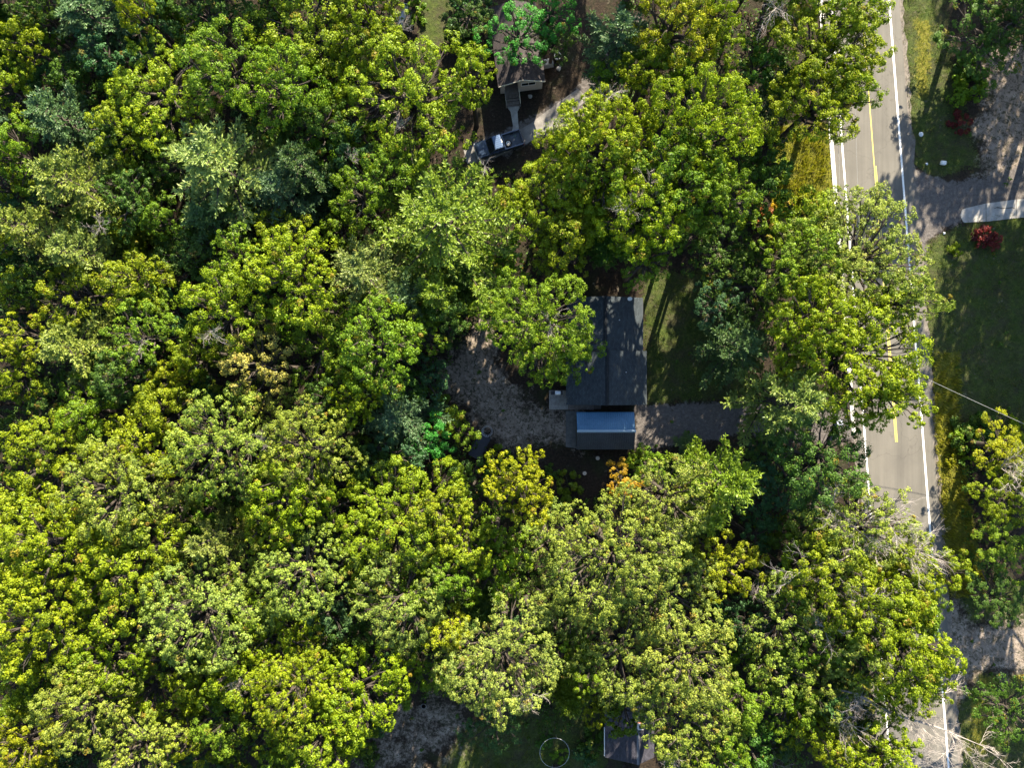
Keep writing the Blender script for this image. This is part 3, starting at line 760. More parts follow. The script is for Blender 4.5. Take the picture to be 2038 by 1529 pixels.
# trees that stand outside the frame; they shade the yards and the lot east of the road
OUT = []
for x in range(-66, 44, 9): OUT += [(x, 49 + (x * 7) % 5), (x + 4, 59 + (x * 5) % 5), (x, 70)]
OUT = [(x, y) for x, y in OUT if not (-12 < x < 12 and y < 56) and not x > 34]
OUT += [(65, y) for y in (25, 31, 37)] + [(67.5, 19), (66, 50)] + [(70, y) for y in (14, 22, 28, 34, 41)] + [(61, 61), (66, 72)] + [(75, y) for y in (9, 17, 25, 32, 39, 46)] + [(83, y) for y in (4, 13, 22, 31, 40)] + [(62, 56), (70, 62), (60, 68), (55.5, 48.5), (78, 54), (82, 62), (90, 12), (90, 30)]
OUT += [(66, -3), (68, -12), (70, -24), (66, -33), (74, -42), (66, -48)]
OUT += [(x, -46 - (x % 4)) for x in range(-58, 40, 8)] + [(-64, y) for y in range(-44, 46, 8)]
OUT = [(x, y) for x, y in OUT if min(math.hypot(x - a, y - b) for a, b in ((-2.8, 70.5), (19.6, 59), (9.7, 59), (33, 69.7), (61.4, 61), (65, 25), (67.5, 19), (60, 68), (24, 70))) > 1.5]   # openings that let the sun through to the yards
for n, (x, y) in enumerate(OUT):
    kind = ['L', 'M', 'L', 'XL'][n % 4] if y > -44 and -60 < x < 50 else 'L'
    plant(kind, n, (x + rt.uniform(-.6, .6), y + rt.uniform(-.6, .6), 0), rt.uniform(.9, 1.05), rt.uniform(0, 6.28), [c * rt.uniform(.9, 1.1) for c in TINT[['lime', 'mid', 'olive'][n % 3]]],
          'green tree standing past the edge of the view', 'tree', 'trees past the edge of the view', 1.0)
# ------------------------------------------------------------------ buildings
def shingle_mat(name, dark, light):
    m = mat(name, dark, 0.85, 0, 0.35)
    t = NT(m); b = t.n['Principled BSDF']
    tc = t.new('ShaderNodeTexCoord').outputs['Object']
    mp = t.new('ShaderNodeMapping'); mp.inputs['Rotation'].default_value = (0, 0, R(90)); t.link(tc, mp.inputs['Vector'])
    br = t.new('ShaderNodeTexBrick')
    br.inputs['Scale'].default_value = 1.0; br.inputs['Brick Width'].default_value = 0.33; br.inputs['Row Height'].default_value = 0.16
    br.inputs['Mortar Size'].default_value = 0.012; br.inputs['Bias'].default_value = 0.0
    br.inputs['Color1'].default_value = (*dark, 1); br.inputs['Color2'].default_value = (*light, 1); br.inputs['Mortar'].default_value = (*[c * .4 for c in dark], 1)
    t.link(mp.outputs[0], br.inputs['Vector'])
    bl = t.noise(0.7, 6, 0.7, tc)
    c = t.mix(0.6, br.outputs['Color'], t.ramp(bl, [(0.3, (0.55, 0.55, 0.58)), (0.7, (1.25, 1.25, 1.2))]), 'MULTIPLY')
    c = t.mix(0.5, c, t.ramp(t.noise(25, 3, .7, tc), [(.3, (.45, .45, .45)), (.7, (1.2, 1.2, 1.2))]), 'MULTIPLY')
    t.link(c, b.inputs['Base Color'])
    t.bump(br.outputs['Fac'], 0.6, -0.01, b)
    return m
GREY_SH = shingle_mat('charcoal_shingles', (0.030, 0.040, 0.048), (0.052, 0.067, 0.078))
DARK_SH = shingle_mat('dark_ridge_shingles', (0.012, 0.015, 0.019), (0.022, 0.026, 0.031))
BROWN_SH = shingle_mat('brown_shingles', (0.040, 0.032, 0.034), (0.065, 0.052, 0.052))
NAVY_SH = shingle_mat('dark_violet_shingles', (0.034, 0.033, 0.046), (0.060, 0.058, 0.078))
def siding(name, col, w=0.2):
    m = mat(name, col, 0.7)
    t = NT(m); b = t.n['Principled BSDF']
    tc = t.new('ShaderNodeTexCoord').outputs['Object']
    n = t.noise(2.0, 5, .6, tc)
    t.link(t.mix(0.5, col, t.ramp(n, [(.3, (.72, .72, .72)), (.7, (1.05, 1.05, 1.05))]), 'MULTIPLY'), b.inputs['Base Color'])
    return m
TAN = siding('pale_tan_siding', (0.52, 0.45, 0.40)); GREYW = siding('grey_siding', (0.30, 0.31, 0.32)); DARKW = siding('dark_wood_siding', (0.10, 0.085, 0.07))
WHITE = mat('white_trim', (0.74, 0.73, 0.70), 0.5); CREAM = mat('cream_trim', (0.62, 0.58, 0.47), 0.6)
BLACKM = mat('black_metal', (0.02, 0.02, 0.022), 0.45); GLASS = mat('dark_glass', (0.012, 0.016, 0.02), 0.08, 0, 0.6); STEEL = mat('grey_steel', (0.42, 0.44, 0.46), 0.4, 0.8)
WOOD = textured('weathered_deck_wood', [(0.3, (0.20, 0.185, 0.165)), (0.6, (0.34, 0.325, 0.30)), (0.8, (0.44, 0.425, 0.40))], 3.2, 0.85, 0.4, 0.01, fine=(17, .35))
WOOD2 = textured('brown_deck_wood', [(0.3, (0.12, 0.10, 0.085)), (0.6, (0.21, 0.18, 0.155)), (0.8, (0.29, 0.26, 0.23))], 3.2, 0.85, 0.4, 0.01, fine=(17, .35))
BRICKC = mat('red_brick', (0.24, 0.085, 0.06), 0.9)

def slope(x0, z0, x1, z1, y0, y1, th=0.12):
    """a roof slab that runs along y from (x0,z0) at the eave to (x1,z1) at the ridge"""
    d = Vector((x1 - x0, z1 - z0)).normalized(); n = Vector((-d.y, d.x)) * (1 if x1 > x0 else -1)
    return MB().prism([(x0, z0), (x1, z1), (x1, z1 + th), (x0 + n.x * th, z0 + n.y * th)], 'y', y0, y1)
def window(parent, M, w, h, frame=WHITE, panes=2, name='window'):
    """a framed window in the plane x-z of M, facing -y"""
    f = 0.07; mb = MB()
    mb.box(-w / 2 - f, w / 2 + f, -0.05, 0.03, -f, 0, M).box(-w / 2 - f, w / 2 + f, -0.05, 0.03, h, h + f, M)
    mb.box(-w / 2 - f, -w / 2, -0.05, 0.03, 0, h, M).box(w / 2, w / 2 + f, -0.05, 0.03, 0, h, M)
    for k in range(1, panes): mb.box(-w / 2 + w * k / panes - .025, -w / 2 + w * k / panes + .025, -0.04, 0.03, 0, h, M)
    o = mb.build(name, frame, parent)
    MB().box(-w / 2, w / 2, -0.012, 0.01, 0, h, M).build('pane', GLASS, o)
    return o

# the shingled house: two gabled sections in line, the south one a little wider
h = thing('shingled_house', 'house with dark blue grey shingled gable roof in the shaded clearing', 'house', (11.15, 0, 0))
def wallbox(x0, x1, y0, y1, z1, name, m, par):
    t = .15; mb = MB()
    mb.box(x0, x1, y0, y0 + t, 0, z1).box(x0, x1, y1 - t, y1, 0, z1).box(x0, x0 + t, y0 + t, y1 - t, 0, z1).box(x1 - t, x1, y0 + t, y1 - t, 0, z1)
    return mb.build(name, m, par)
wallbox(-4.0, 4.4, -2.0, 3.9, 2.75, 'wall', GREYW, h)
wallbox(-4.0, 3.95, 3.95, 10.0, 2.70, 'wall', GREYW, h)
for y in (-2.0, 9.86):
    MB().prism([(-4.0, 2.752), (4.2 if y < 0 else 3.95, 2.752), (0.05, 4.28)], 'y', y, y + .14).build('gable_wall', GREYW, h)
r1 = slope(5.0, 2.62, 0.06, 4.52, -2.52, 3.98).build('roof_slope', GREY_SH, h)
slope(-4.62, 2.70, 0.06, 4.52, -2.52, 3.98).build('roof_slope', GREY_SH, h)
slope(4.55, 2.56, -0.12, 4.22, 4.0, 10.4).build('roof_slope', GREY_SH, h)
slope(-4.50, 2.56, -0.12, 4.22, 4.0, 10.4).build('roof_slope', GREY_SH, h)
MB().prism([(-.18, 4.57), (.06, 4.675), (.30, 4.57), (.06, 4.64)], 'y', -2.54, 3.99).build('ridge_cap', DARK_SH, h)
MB().prism([(-.36, 4.27), (-.12, 4.375), (.12, 4.27), (-.12, 4.34)], 'y', 4.0, 10.42).build('ridge_cap', DARK_SH, h)
MB().box(5.0, 5.10, -2.5, 3.97, 2.55, 2.66).build('gutter', mat('dark_gutter', (.05, .055, .06), .5), h)
MB().box(4.55, 4.65, 4.02, 10.38, 2.58, 2.69).build('gutter', mat('dark_gutter_metal', (.05, .055, .06), .5), h)
for x, y in ((1.6, 7.6), (2.4, 1.4)):
    MB().lathe([(.06, 0), (.06, .5), (.05, .5)], 10, c=(x, y, 3.6)).build('vent_pipe', STEEL, h)
for y in (6.0, 8.6): window(h, Matrix.Translation((3.97, y, 1.0)) @ Matrix.Rotation(R(90), 4, 'Z'), 1.2, 1.1)
for y in (0.2, 2.6): window(h, Matrix.Translation((4.42, y, 1.0)) @ Matrix.Rotation(R(90), 4, 'Z'), 1.4, 1.1)
d_ = MB().box(-2.9, -2.0, -2.06, -2.0, .75, 2.7).build('door', mat('dark_door', (.12, .05, .04), .6), h)
MB().lathe([(.03, 0), (.03, .05)], 8, Matrix.Translation((-2.1, -2.06, 1.7)) @ Matrix.Rotation(R(90), 4, 'X')).build('handle', STEEL, d_)
# satellite dish at the roof's north end
t = thing('satellite_dish', 'small pale satellite dish on the north end of the shingled roof', 'satellite dish', (at(1253, 594, 3.9).x, 10.2, 3.55))
MB().lathe([(.02, 0), (.14, .03), (.24, .09), (.28, .15), (.27, .15), (.13, .045)], 18, Matrix.Translation((0, 0, .45)) @ Matrix.Rotation(R(40), 4, 'X')).build('reflector', WHITE, t)
MB().tube([(0, 0, -.05), (0, .02, .3), (0, 0, .5)], .025, 8).build('mast', STEEL, t)
MB().tube([(0, -.02, .45), (.02, -.22, .62), (.02, -.3, .78)], .018, 6).build('feed_arm', STEEL, t)

# deck of grey planks along the house's south-west corner
dk = thing('wooden_deck', 'weathered grey plank deck at the south-west corner of the shingled house', 'deck', (0, 0, 0))
rd = random.Random(3)
dx0, dx1 = at(1093.5, 0, .8).x, at(1131, 0, .8).x; dy0, dy1 = at(0, 815.5, .8).y, at(0, 777, .8).y
n = 17; w = (dx1 - dx0) / n
for k in range(n):
    z = .8 + rd.uniform(-.006, .006); o = MB().box(dx0 + k * w, dx0 + (k + 1) * w - .02, dy0 + rd.uniform(0, .02), dy1 - rd.uniform(0, .02), z - .04, z).build('plank', WOOD, dk)
wx1 = at(1182, 0, .8).x; wy1 = at(0, 803, .8).y; n = 22; w = (wx1 - dx1) / n
for k in range(n):
    z = .79 + rd.uniform(-.006, .006); MB().box(dx1 + .03 + k * w, dx1 + .03 + (k + 1) * w - .02, dy0 + .03, wy1 + .5, z - .04, z).build('plank', WOOD2, dk)
MB().box(dx0, wx1 + .03, dy0 - .04, dy0 - .005, .55, .77).box(dx0 - .04, dx0 - .005, dy0, dy1, .55, .77).build('rim_board', WOOD2, dk)
for x, y in ((dx0 + .1, dy0 + .1), (dx0 + .1, dy1 - .1), (dx1, dy0 + .1), (wx1 - .1, dy0 + .1), (dx1, dy1 - .1)):
    MB().box(x - .05, x + .05, y - .05, y + .05, -.2, .74).build('post', WOOD2, dk)
for k in range(3):
    MB().box(wx1 + .08 + k * .3, wx1 + .36 + k * .3, dy0 + .05, wy1 + .3, .52 - k * .19, .57 - k * .19).build('step', DARKW, dk)
# grill on the deck
gp = at(1110, 782, 1.5)
t = thing('barbecue_grill', 'gas grill with silver lid at the north edge of the plank deck', 'grill', (gp.x, gp.y, .805))
MB().box(-.28, .28, -.2, .22, .15, .72, b=.03).build('cabinet', BLACKM, t)
lid = MB().prism([(-.24, .74), (.26, .74), (.26, .88), (.14, 1.02), (-.08, 1.02), (-.24, .9)], 'x', -.33, .33).build('lid', mat('silver_lid', (.62, .64, .66), .35, .3), t)
MB().tube([(-.25, -.28, .84), (.25, -.28, .84)], .018, 6).build('handle', STEEL, lid)
MB().box(-.85, -.36, -.24, .24, .72, .76).build('side_shelf', BLACKM, t); MB().box(.36, .6, -.24, .24, .72, .76).build('side_shelf', BLACKM, t)
for x in (-.25, .25):
    for y in (-.17, .19): MB().tube([(x, y, 0), (x, y, .2)], .025, 6).build('leg', BLACKM, t)

# shed with a ribbed metal roof
sx0, sx1 = at(1147.5, 0, 2.5).x, at(1262.5, 0, 2.5).x; sy0, sy1 = at(0, 895, 2.3).y, at(0, 820.5, 2.3).y; sr = at(0, 858.5, 3.2).y
s = thing('metal_shed', 'shed with ribbed metal roof, one slope blue, the other dark grey, beside the shingled house', 'shed', (0, 0, 0))
wallbox(sx0 + .15, sx1 - .15, sy0 + .3, sy1 - .3, 2.3, 'wall', DARKW, s)
for x in (sx0 + .15, sx1 - .29):
    MB().prism([(sy0 + .3, 2.302), (sy1 - .3, 2.302), (sr, 3.12)], 'x', x, x + .14).build('gable_wall', DARKW, s)
METAL = textured('ribbed_blue_grey_metal', [(0.3, (0.05, 0.14, 0.25)), (0.55, (0.075, 0.195, 0.33)), (0.8, (0.11, 0.24, 0.36))], 0.9, 0.55, 0, fine=(7, .3), metal=0.05, spec=.3)
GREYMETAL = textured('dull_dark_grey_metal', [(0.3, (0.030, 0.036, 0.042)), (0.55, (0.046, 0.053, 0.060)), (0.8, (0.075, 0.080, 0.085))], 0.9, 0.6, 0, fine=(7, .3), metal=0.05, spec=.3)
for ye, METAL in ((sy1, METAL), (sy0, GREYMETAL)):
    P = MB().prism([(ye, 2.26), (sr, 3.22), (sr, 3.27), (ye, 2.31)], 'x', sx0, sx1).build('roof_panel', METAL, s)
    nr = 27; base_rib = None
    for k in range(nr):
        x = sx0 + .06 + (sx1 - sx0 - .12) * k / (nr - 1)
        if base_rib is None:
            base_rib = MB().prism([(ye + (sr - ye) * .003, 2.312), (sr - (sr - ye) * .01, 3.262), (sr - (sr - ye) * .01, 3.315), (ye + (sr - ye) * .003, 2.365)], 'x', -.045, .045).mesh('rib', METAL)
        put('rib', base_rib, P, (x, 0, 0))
MB().prism([(sr - .16, 3.255), (sr, 3.345), (sr + .16, 3.255), (sr + .16, 3.29), (sr, 3.38), (sr - .16, 3.29)], 'x', sx0 - .03, sx1 + .05).build('ridge_cap', mat('pale_ridge_metal', (.24, .34, .42), .6, 0), s)
gd = MB().box(sx1 - .149, sx1 - .10, sr - 1.3, sr + 1.3, .05, 2.15).build('garage_door', WHITE, s)
for k in range(3): MB().box(sx1 - .10, sx1 - .085, sr - 1.25, sr + 1.25, .12 + k * .7, .72 + k * .7).build('door_panel', WHITE, gd)

# tan house at the north: gable end towards the south, porch recess, wooden landing with steps
tc_ = at(1038, 163, 3.0)
T = thing('tan_house', 'pale tan house with brown roof and white window facing the concrete path', 'house', (tc_.x, tc_.y, 0), R(7.0))
hw = 2.78; wl = 9.0
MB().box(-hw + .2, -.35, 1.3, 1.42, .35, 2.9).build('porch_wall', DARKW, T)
MB().box(-.35, -.23, .14, 1.42, .35, 2.9).build('porch_wall', TAN, T)
MB().box(-.35, hw - .2, 0.02, .14, .35, 2.9).prism([(-.36, 2.9), (hw - .2, 2.9), (0, 3.88), (-.36, 3.77)], 'y', .02, .14).build('wall', TAN, T)
MB().box(hw - .34, hw - .2, .14, wl, .35, 2.9).box(-hw + .2, -hw + .34, 1.42, wl, .35, 2.9).box(-hw + .34, hw - .34, wl - .14, wl, .35, 2.9).build('wall', TAN, T)
MB().box(-hw + .2, -hw + .75, .02, .14, .35, 2.85).build('wall', TAN, T)
MB().box(-hw + .3, hw - .3, .2, wl, -.05, .35).build('foundation', mat('dark_skirting', (.06, .055, .05), .9), T)
slope(hw + .02, 2.86, 0, 4.02, -.22, wl + .3).build('roof_slope', BROWN_SH, T); slope(-hw - .05, 2.86, 0, 4.02, -.22, wl + .3).build('roof_slope', BROWN_SH, T)
for sg in (1, -1):
    MB().prism([(sg * (hw + .04), 2.76), (0, 3.92), (0, 4.15), (sg * (hw + .04), 3.0)], 'y', -.27, -.222).build('fascia', CREAM, T)
MB().prism([(-.12, 4.135), (0, 4.19), (.12, 4.135)], 'y', -.2, wl + .3).build('ridge_cap', BROWN_SH, T)
window(T, Matrix.Translation((.85, .01, 1.95)), 1.65, .72)
dd = MB().box(-1.75, -.9, 1.22, 1.29, .4, 2.4).build('door', mat('porch_door', (.3, .29, .27), .6), T)
MB().lathe([(.03, 0), (.03, .05)], 8, Matrix.Translation((-1.0, 1.22, 1.4)) @ Matrix.Rotation(R(90), 4, 'X')).build('handle', STEEL, dd)
pl = thing('porch_landing', 'wooden porch landing with railings and steps before the tan house', 'porch', (tc_.x, tc_.y, 0), R(7.0))
rp = random.Random(8)
for k in range(12): MB().box(-2.0 + k * .135, -1.875 + k * .135, -.75, 1.1, .5, .54 + rp.uniform(-.005, .005)).build('plank', WOOD2, pl)
for k in range(3): MB().box(-1.98, -.40, -1.06 - k * .29, -.79 - k * .29, .36 - k * .13, .41 - k * .13).build('step', WOOD2, pl)
for x in (-2.05, -.32):
    rl = MB(); rl.box(x - .045, x + .045, -.75, 1.0, 1.32, 1.38).tube([(x, -.75, 1.35), (x, -1.7, .98)], .045, 6).tube([(x, -.75, .9), (x, 1.0, .9)], .025, 5)
    r_ = rl.build('railing', CREAM if x > -1 else WOOD, pl)
    for y in (-1.65, -.75, .15, 1.0): MB().box(x - .05, x + .05, y - .05, y + .05, -.05, 1.33 if y > -1 else .98).build('post', WOOD, r_)

# small house at the south edge, its steep east slope catching the sun
b = thing('dark_roofed_house', 'small house with dark violet shingled roof and brick chimney at the south edge', 'house', (0, 0, 0))
ex0, ex1, er = at(1204, 0, 2.7).x, at(1301, 0, 2.7).x, at(1270, 0, 4.3).x
ey0 = at(0, 1511, 3.0).y; ey1 = at(0, 1395, 3.0).y
wallbox(ex0 + .35, ex1 - .3, ey0 + .35, ey1 - .35, 2.6, 'wall', GREYW, b)
MB().prism([(ex0 + .35, 2.602), (ex1 - .3, 2.602), (er, 4.05)], 'y', ey0 + .35, ey0 + .49).build('gable_wall', GREYW, b)
slope(ex0, 2.62, er, 4.25, ey0, ey1).build('roof_slope', NAVY_SH, b); slope(ex1, 2.62, er, 4.25, ey0, ey1).build('roof_slope', NAVY_SH, b)
MB().prism([(er - .16, 4.305), (er, 4.41), (er + .16, 4.305)], 'y', ey0 - .02, ey1).build('ridge_cap', mat('grey_ridge', (.12, .13, .16), .7), b)
MB().box(ex0 - .10, ex0 + .0, ey0 + .15, ey0 + 3.6, 2.62, 2.74).build('gutter', WHITE, b)
ch = at(1274, 1446, 4.6)
c_ = MB().box(ch.x - .3, ch.x + .3, ch.y - .32, ch.y + .32, 3.2, 4.72).build('chimney', BRICKC, b)
MB().box(ch.x - .36, ch.x + .36, ch.y - .38, ch.y + .38, 4.722, 4.82).build('chimney_cap', mat('pale_cap', (.6, .58, .55), .8), c_)
MB().box(ch.x - .15, ch.x + .15, ch.y - .17, ch.y + .17, 4.822, 4.98).build('flue', mat('dark_flue', (.03, .03, .03), .9), c_)
window(b, Matrix.Translation((ex0 + 1.6, ey0 + .34, 1.0)), 1.3, 1.1)

# ------------------------------------------------------------------ the pickup truck
NAVY = mat('dark_blue_paint', (0.030, 0.048, 0.085), 0.28, 0.1, 0.6); NAVY.node_tree.nodes['Principled BSDF'].inputs['Coat Weight'].default_value = .6
PALEB = NAVY
RUB = mat('tyre_rubber', (.02, .02, .02), .85); LINER = textured('grey_bed_liner', [(.3, (.045, .055, .07)), (.7, (.085, .10, .125))], 2.5, .7, .3, .01)
fp = at(948, 300, 1.0); rp_ = at(1036, 272, 1.0)
mid = (at(993, 286, 1.0))
ang = math.atan2(rp_.y - fp.y, rp_.x - fp.x)     # local +x points to the tail
tr = thing('pickup_truck', 'dark blue pickup truck with a spare wheel lying in its bed', 'pickup truck', (mid.x, mid.y, 0.03), ang)
W2 = .98
# body sides, hood and bed walls
bd = MB()
bd.prism([(-2.9, .45), (-2.92, .75), (-2.8, .98), (-1.45, 1.1), (-1.42, .98), (-1.4, .40)], 'y', -W2, W2)          # nose and hood
bd.prism([(-1.4, .42), (-1.4, 1.09), (.55, 1.12), (.55, .42)], 'y', -W2, W2)                                      # lower cab
bd.box(.56, 2.85, -W2, -W2 + .13, .45, 1.16).box(.56, 2.85, W2 - .13, W2, .45, 1.16).box(.56, .66, -W2 + .13, W2 - .13, .45, 1.16)
bd.build('body', NAVY, tr)
hd = MB().prism([(-2.72, 1.0), (-1.5, 1.105), (-1.5, 1.135), (-2.66, 1.04), (-2.74, .985)], 'y', -.72, .72).build('hood', NAVY, tr)
for sg in (-.42, 0, .42): MB().prism([(-2.6, 1.046), (-1.55, 1.132), (-1.55, 1.145), (-2.6, 1.06)], 'y', sg - .02, sg + .02).build('crease', NAVY, hd)
# greenhouse: pillars and roof, glass in between
cz0, cz1 = 1.12, 1.78
MB().prism([(-1.38, cz0), (-.62, cz1 - .05), (.30, cz1 - .05), (.5, cz0)], 'y', -.86, .86).build('side_glass', GLASS, tr)
rf = MB().prism([(-.70, cz1 - .05), (-.58, cz1 + .01), (.22, cz1 + .02), (.36, cz1 - .03), (.36, cz1 - .06), (-.70, cz1 - .08)], 'y', -.80, .80).build('cab_roof', mat('sky_blue_grey_paint', (.10, .15, .25), .3, .15, .6), tr)
for k in range(7): MB().box(-.55, .25, -.72 + k * .24 - .018, -.72 + k * .24 + .018, cz1 + .012, cz1 + .035).build('roof_rib', rf.data.materials[0], rf)
MB().box(.30, .40, -.22, .22, cz1 - .02, cz1 + .03).build('brake_light', WHITE, rf)
pil = MB()
for sg in (-1, 1):
    pil.tube([(-1.40, sg * .88, cz0), (-.66, sg * .82, cz1 - .04)], .045, 6).tube([(.48, sg * .88, cz0), (.30, sg * .82, cz1 - .04)], .06, 6).tube([(-.35, sg * .885, cz0), (-.3, sg * .83, cz1 - .04)], .035, 6)
pil.build('pillars', NAVY, tr)
MB().prism([(-1.45, cz0 + .006), (-.70, cz1 - .045), (-.70, cz1 - .025), (-1.47, cz0 + .02)], 'y', -.80, .80).build('windscreen', GLASS, tr)
MB().prism([(.52, cz0 + .006), (.37, cz1 - .06), (.39, cz1 - .06), (.54, cz0 + .006)], 'y', -.74, .74).build('rear_window', GLASS, tr)
MB().box(.66, 2.85, -W2 + .13, W2 - .13, .62, .68).build('bed_floor', LINER, tr)
tg = MB().box(2.86, 2.93, -W2 + .02, W2 - .02, .5, 1.14, b=.02).build('tailgate', NAVY, tr)
MB().box(2.93, 2.96, -.18, .18, .9, 1.0).build('handle', BLACKM, tg)
MB().box(2.94, 3.1, -W2 + .05, W2 - .05, .42, .58, b=.03).build('rear_bumper', BLACKM, tr); MB().box(-3.05, -2.90, -W2 + .04, W2 - .04, .42, .64, b=.04).build('front_bumper', STEEL, tr)
MB().box(-2.945, -2.90, -.6, .6, .66, .9).build('grille', BLACKM, tr)
for sg in (-1, 1):
    MB().box(-2.93, -2.80, sg * .83 - .14, sg * .83 + .14, .7, .88, b=.02).build('headlight', mat('headlight_lens', (.7, .72, .74), .15), tr)
    MB().box(2.86, 2.945, sg * .93 - .045, sg * .93 + .045, .72, 1.08).build('tail_light', mat('red_lens', (.35, .02, .02), .3), tr)
    mr = MB().box(-1.1, -.98, sg * 1.14 - .12, sg * 1.14 + .12, 1.14, 1.34, b=.03).tube([(-1.05, sg * .9, 1.16), (-1.04, sg * 1.08, 1.2)], .03, 5).build('door_mirror', BLACKM, tr)
    dr = MB().box(-1.2, -.32, sg * (W2 + .004) - .006, sg * (W2 + .004) + .006, .55, 1.08).build('door', NAVY, tr)
    MB().box(-.5, -.36, sg * (W2 + .03) - .015, sg * (W2 + .03) + .015, .95, .99).build('handle', STEEL, dr)
    for x in (-1.95, 1.85):
        M = Matrix.Translation((x, sg * .86, .38)) @ Matrix.Rotation(R(90), 4, 'X')
        wh = MB().lathe([(.24, -.12), (.36, -.12), (.39, -.08), (.39, .08), (.36, .12), (.24, .12)], 20, M).build('wheel', RUB, tr)
        MB().lathe([(.05, -.10), (.23, -.125), (.23, .125), (.05, .10)], 16, M).build('rim', STEEL, wh)
        MB().ring(.43, .045, 20, 6, M=M @ Matrix.Translation((0, 0, -sg * .06))).build('wheel_arch', BLACKM, tr)
# spare wheel with its white spoked rim lying in the bed
sp = thing('spare_wheel', 'black spare wheel with a white spoked rim in the pickup bed', 'wheel')
sp.matrix_world = Matrix.Translation((mid.x, mid.y, .03)) @ Matrix.Rotation(ang, 4, 'Z') @ Matrix.Translation((1.12, -.22, .685))
MB().ring(.34, .115, 28, 10, c=(0, 0, .12)).build('tyre', RUB, sp)
rm = MB(); rm.ring(.235, .03, 24, 6, c=(0, 0, .2)).lathe([(.07, .15), (.07, .22), (.03, .22)], 12)
for k in range(5):
    a = 2 * math.pi * k / 5 + .3; rm.tube([(.05 * math.cos(a), .05 * math.sin(a), .2), (.23 * math.cos(a), .23 * math.sin(a), .2)], .034, 6)
rm.build('rim', mat('white_rim', (.82, .82, .80), .4), sp)
ho = thing('coiled_hose', 'small pale green hose coil in the pickup bed', 'hose')
ho.matrix_world = Matrix.Translation((mid.x, mid.y, .03)) @ Matrix.Rotation(ang, 4, 'Z') @ Matrix.Translation((2.2, .42, .685))
MB().tube([(.16 * math.cos(a * .5) * (1 - a * .02), .16 * math.sin(a * .5) * (1 - a * .02), .03 + a * .004) for a in range(26)], .022, 5).build('coil', mat('green_hose', (.16, .24, .20), .6), ho)
pk = at(1004, 301, .1)
t = tag(MB().lathe([(.11, 0), (.13, .02), (.13, .2), (.11, .26), (.05, .3)], 14).build('white_jug', mat('white_plastic', (.8, .8, .78), .4)), 'small white jug on the pavement beside the pickup truck', 'jug'); t.location = (pk.x, pk.y, .03)
MB().tube([(.1, 0, .2), (.19, 0, .22), (.19, 0, .1), (.11, 0, .06)], .02, 5).build('handle', t.data.materials[0], t)

# ------------------------------------------------------------------ yard things
def place(o, px, py, z=0.0, rz=0.0):
    p = at(px, py, z); o.location = (p.x, p.y, z if z < .2 else 0); o.rotation_euler[2] = rz; return o
# by the tan house: air conditioner, round tub, stone
t = place(thing('air_conditioner', 'grey outdoor air conditioning unit beside the tan house roof', 'air conditioner'), 1091, 128, 0, R(12))
MB().box(-.55, .55, -.38, .38, .06, .82, b=.03).build('cabinet', mat('pale_grey_metal', (.34, .36, .36), .5, .2), t)
MB().box(-.62, .62, -.45, .45, 0, .058).build('base_pad', CONC, t)
gr_ = MB()
for k in range(5): gr_.ring(.06 + .06 * k, .008, 20, 4, c=(.1, 0, .83))
gr_.build('fan_grille', STEEL, t)
t = place(tag(MB().lathe([(.30, 0), (.38, .05), (.44, .48), (.44, .56), (.38, .56), (.33, .1), (.0, .08)], 24).build('planter_tub', WHITE), 'round white tub with dark soil on the bare yard', 'tub'), 1109.5, 114)
MB().lathe([(.37, .40), (.2, .43), (0.01, .45)], 20).build('soil', mat('dark_soil', (.02, .018, .015), 1), t)
def rock(name, r, seed, m):
    g = random.Random(seed); mb = MB(); n = 10; pr = []
    ks = [g.uniform(.8, 1.2) for _ in range(n)]
    vs = []; fs = []
    for i, (q, z) in enumerate(((.8, 0), (1, .3), (.8, .6), (.35, .8))):
        vs += [(r * q * ks[k] * math.cos(6.283 * k / n), r * q * ks[(k + 3) % n] * math.sin(6.283 * k / n), r * z * g.uniform(.85, 1.1)) for k in range(n)]
    for i in range(3):
        for k in range(n): fs.append((i * n + k, i * n + (k + 1) % n, (i + 1) * n + (k + 1) % n, (i + 1) * n + k))
    fs.append(tuple(range(3 * n, 4 * n)))
    return mb.add(vs, fs).build(name, m)
STONE = textured('pale_stone', [(.3, (.25, .24, .22)), (.7, (.46, .44, .41))], 3, .9, .6, .03)
place(tag(rock('stone', .3, 1, STONE), 'pale stone just south of the round white tub', 'stone'), 1112, 137)
place(tag(rock('stone', .22, 2, STONE), 'small stone by the round white tub, east side', 'stone'), 1117, 129)
place(tag(rock('stone', .3, 3, STONE), 'pale stone in the grass beside the porch steps', 'stone'), 1055, 192)
# folding chair west of the tan house
t = place(thing('lawn_chair', 'pale grey reclining lawn chair in the shade at the north edge', 'chair'), 803, 34, 0, R(-20))
CL = mat('pale_grey_fabric', (.46, .48, .52), .7)
MB().box(-.3, .3, -.5, .4, .36, .39).build('seat', CL, t)
MB().prism([(.40, .36), (1.05, .85), (1.07, .82), (.42, .33)], 'x', -.3, .3).build('backrest', CL, t)
MB().box(-.27, .27, -1.1, -.5, .30, .33).build('leg_rest', CL, t)
for x in (-.3, .3):
    for y in (-.95, .55): MB().tube([(x, y, 0), (x, y + .12, .36)], .02, 6).build('leg', STEEL, t)
    MB().tube([(x, -.4, .39), (x, -.38, .6), (x, .45, .6), (x, .5, .42)], .018, 6).build('armrest', STEEL, t)
t = place(thing('white_basin', 'small white basin near the north edge by the lawn chair', 'basin'), 807, 15)
MB().lathe([(.22, 0), (.30, .05), (.38, .30), (.40, .32), (.36, .32), (.28, .08), (0, .06)], 20).build('bowl', WHITE, t)
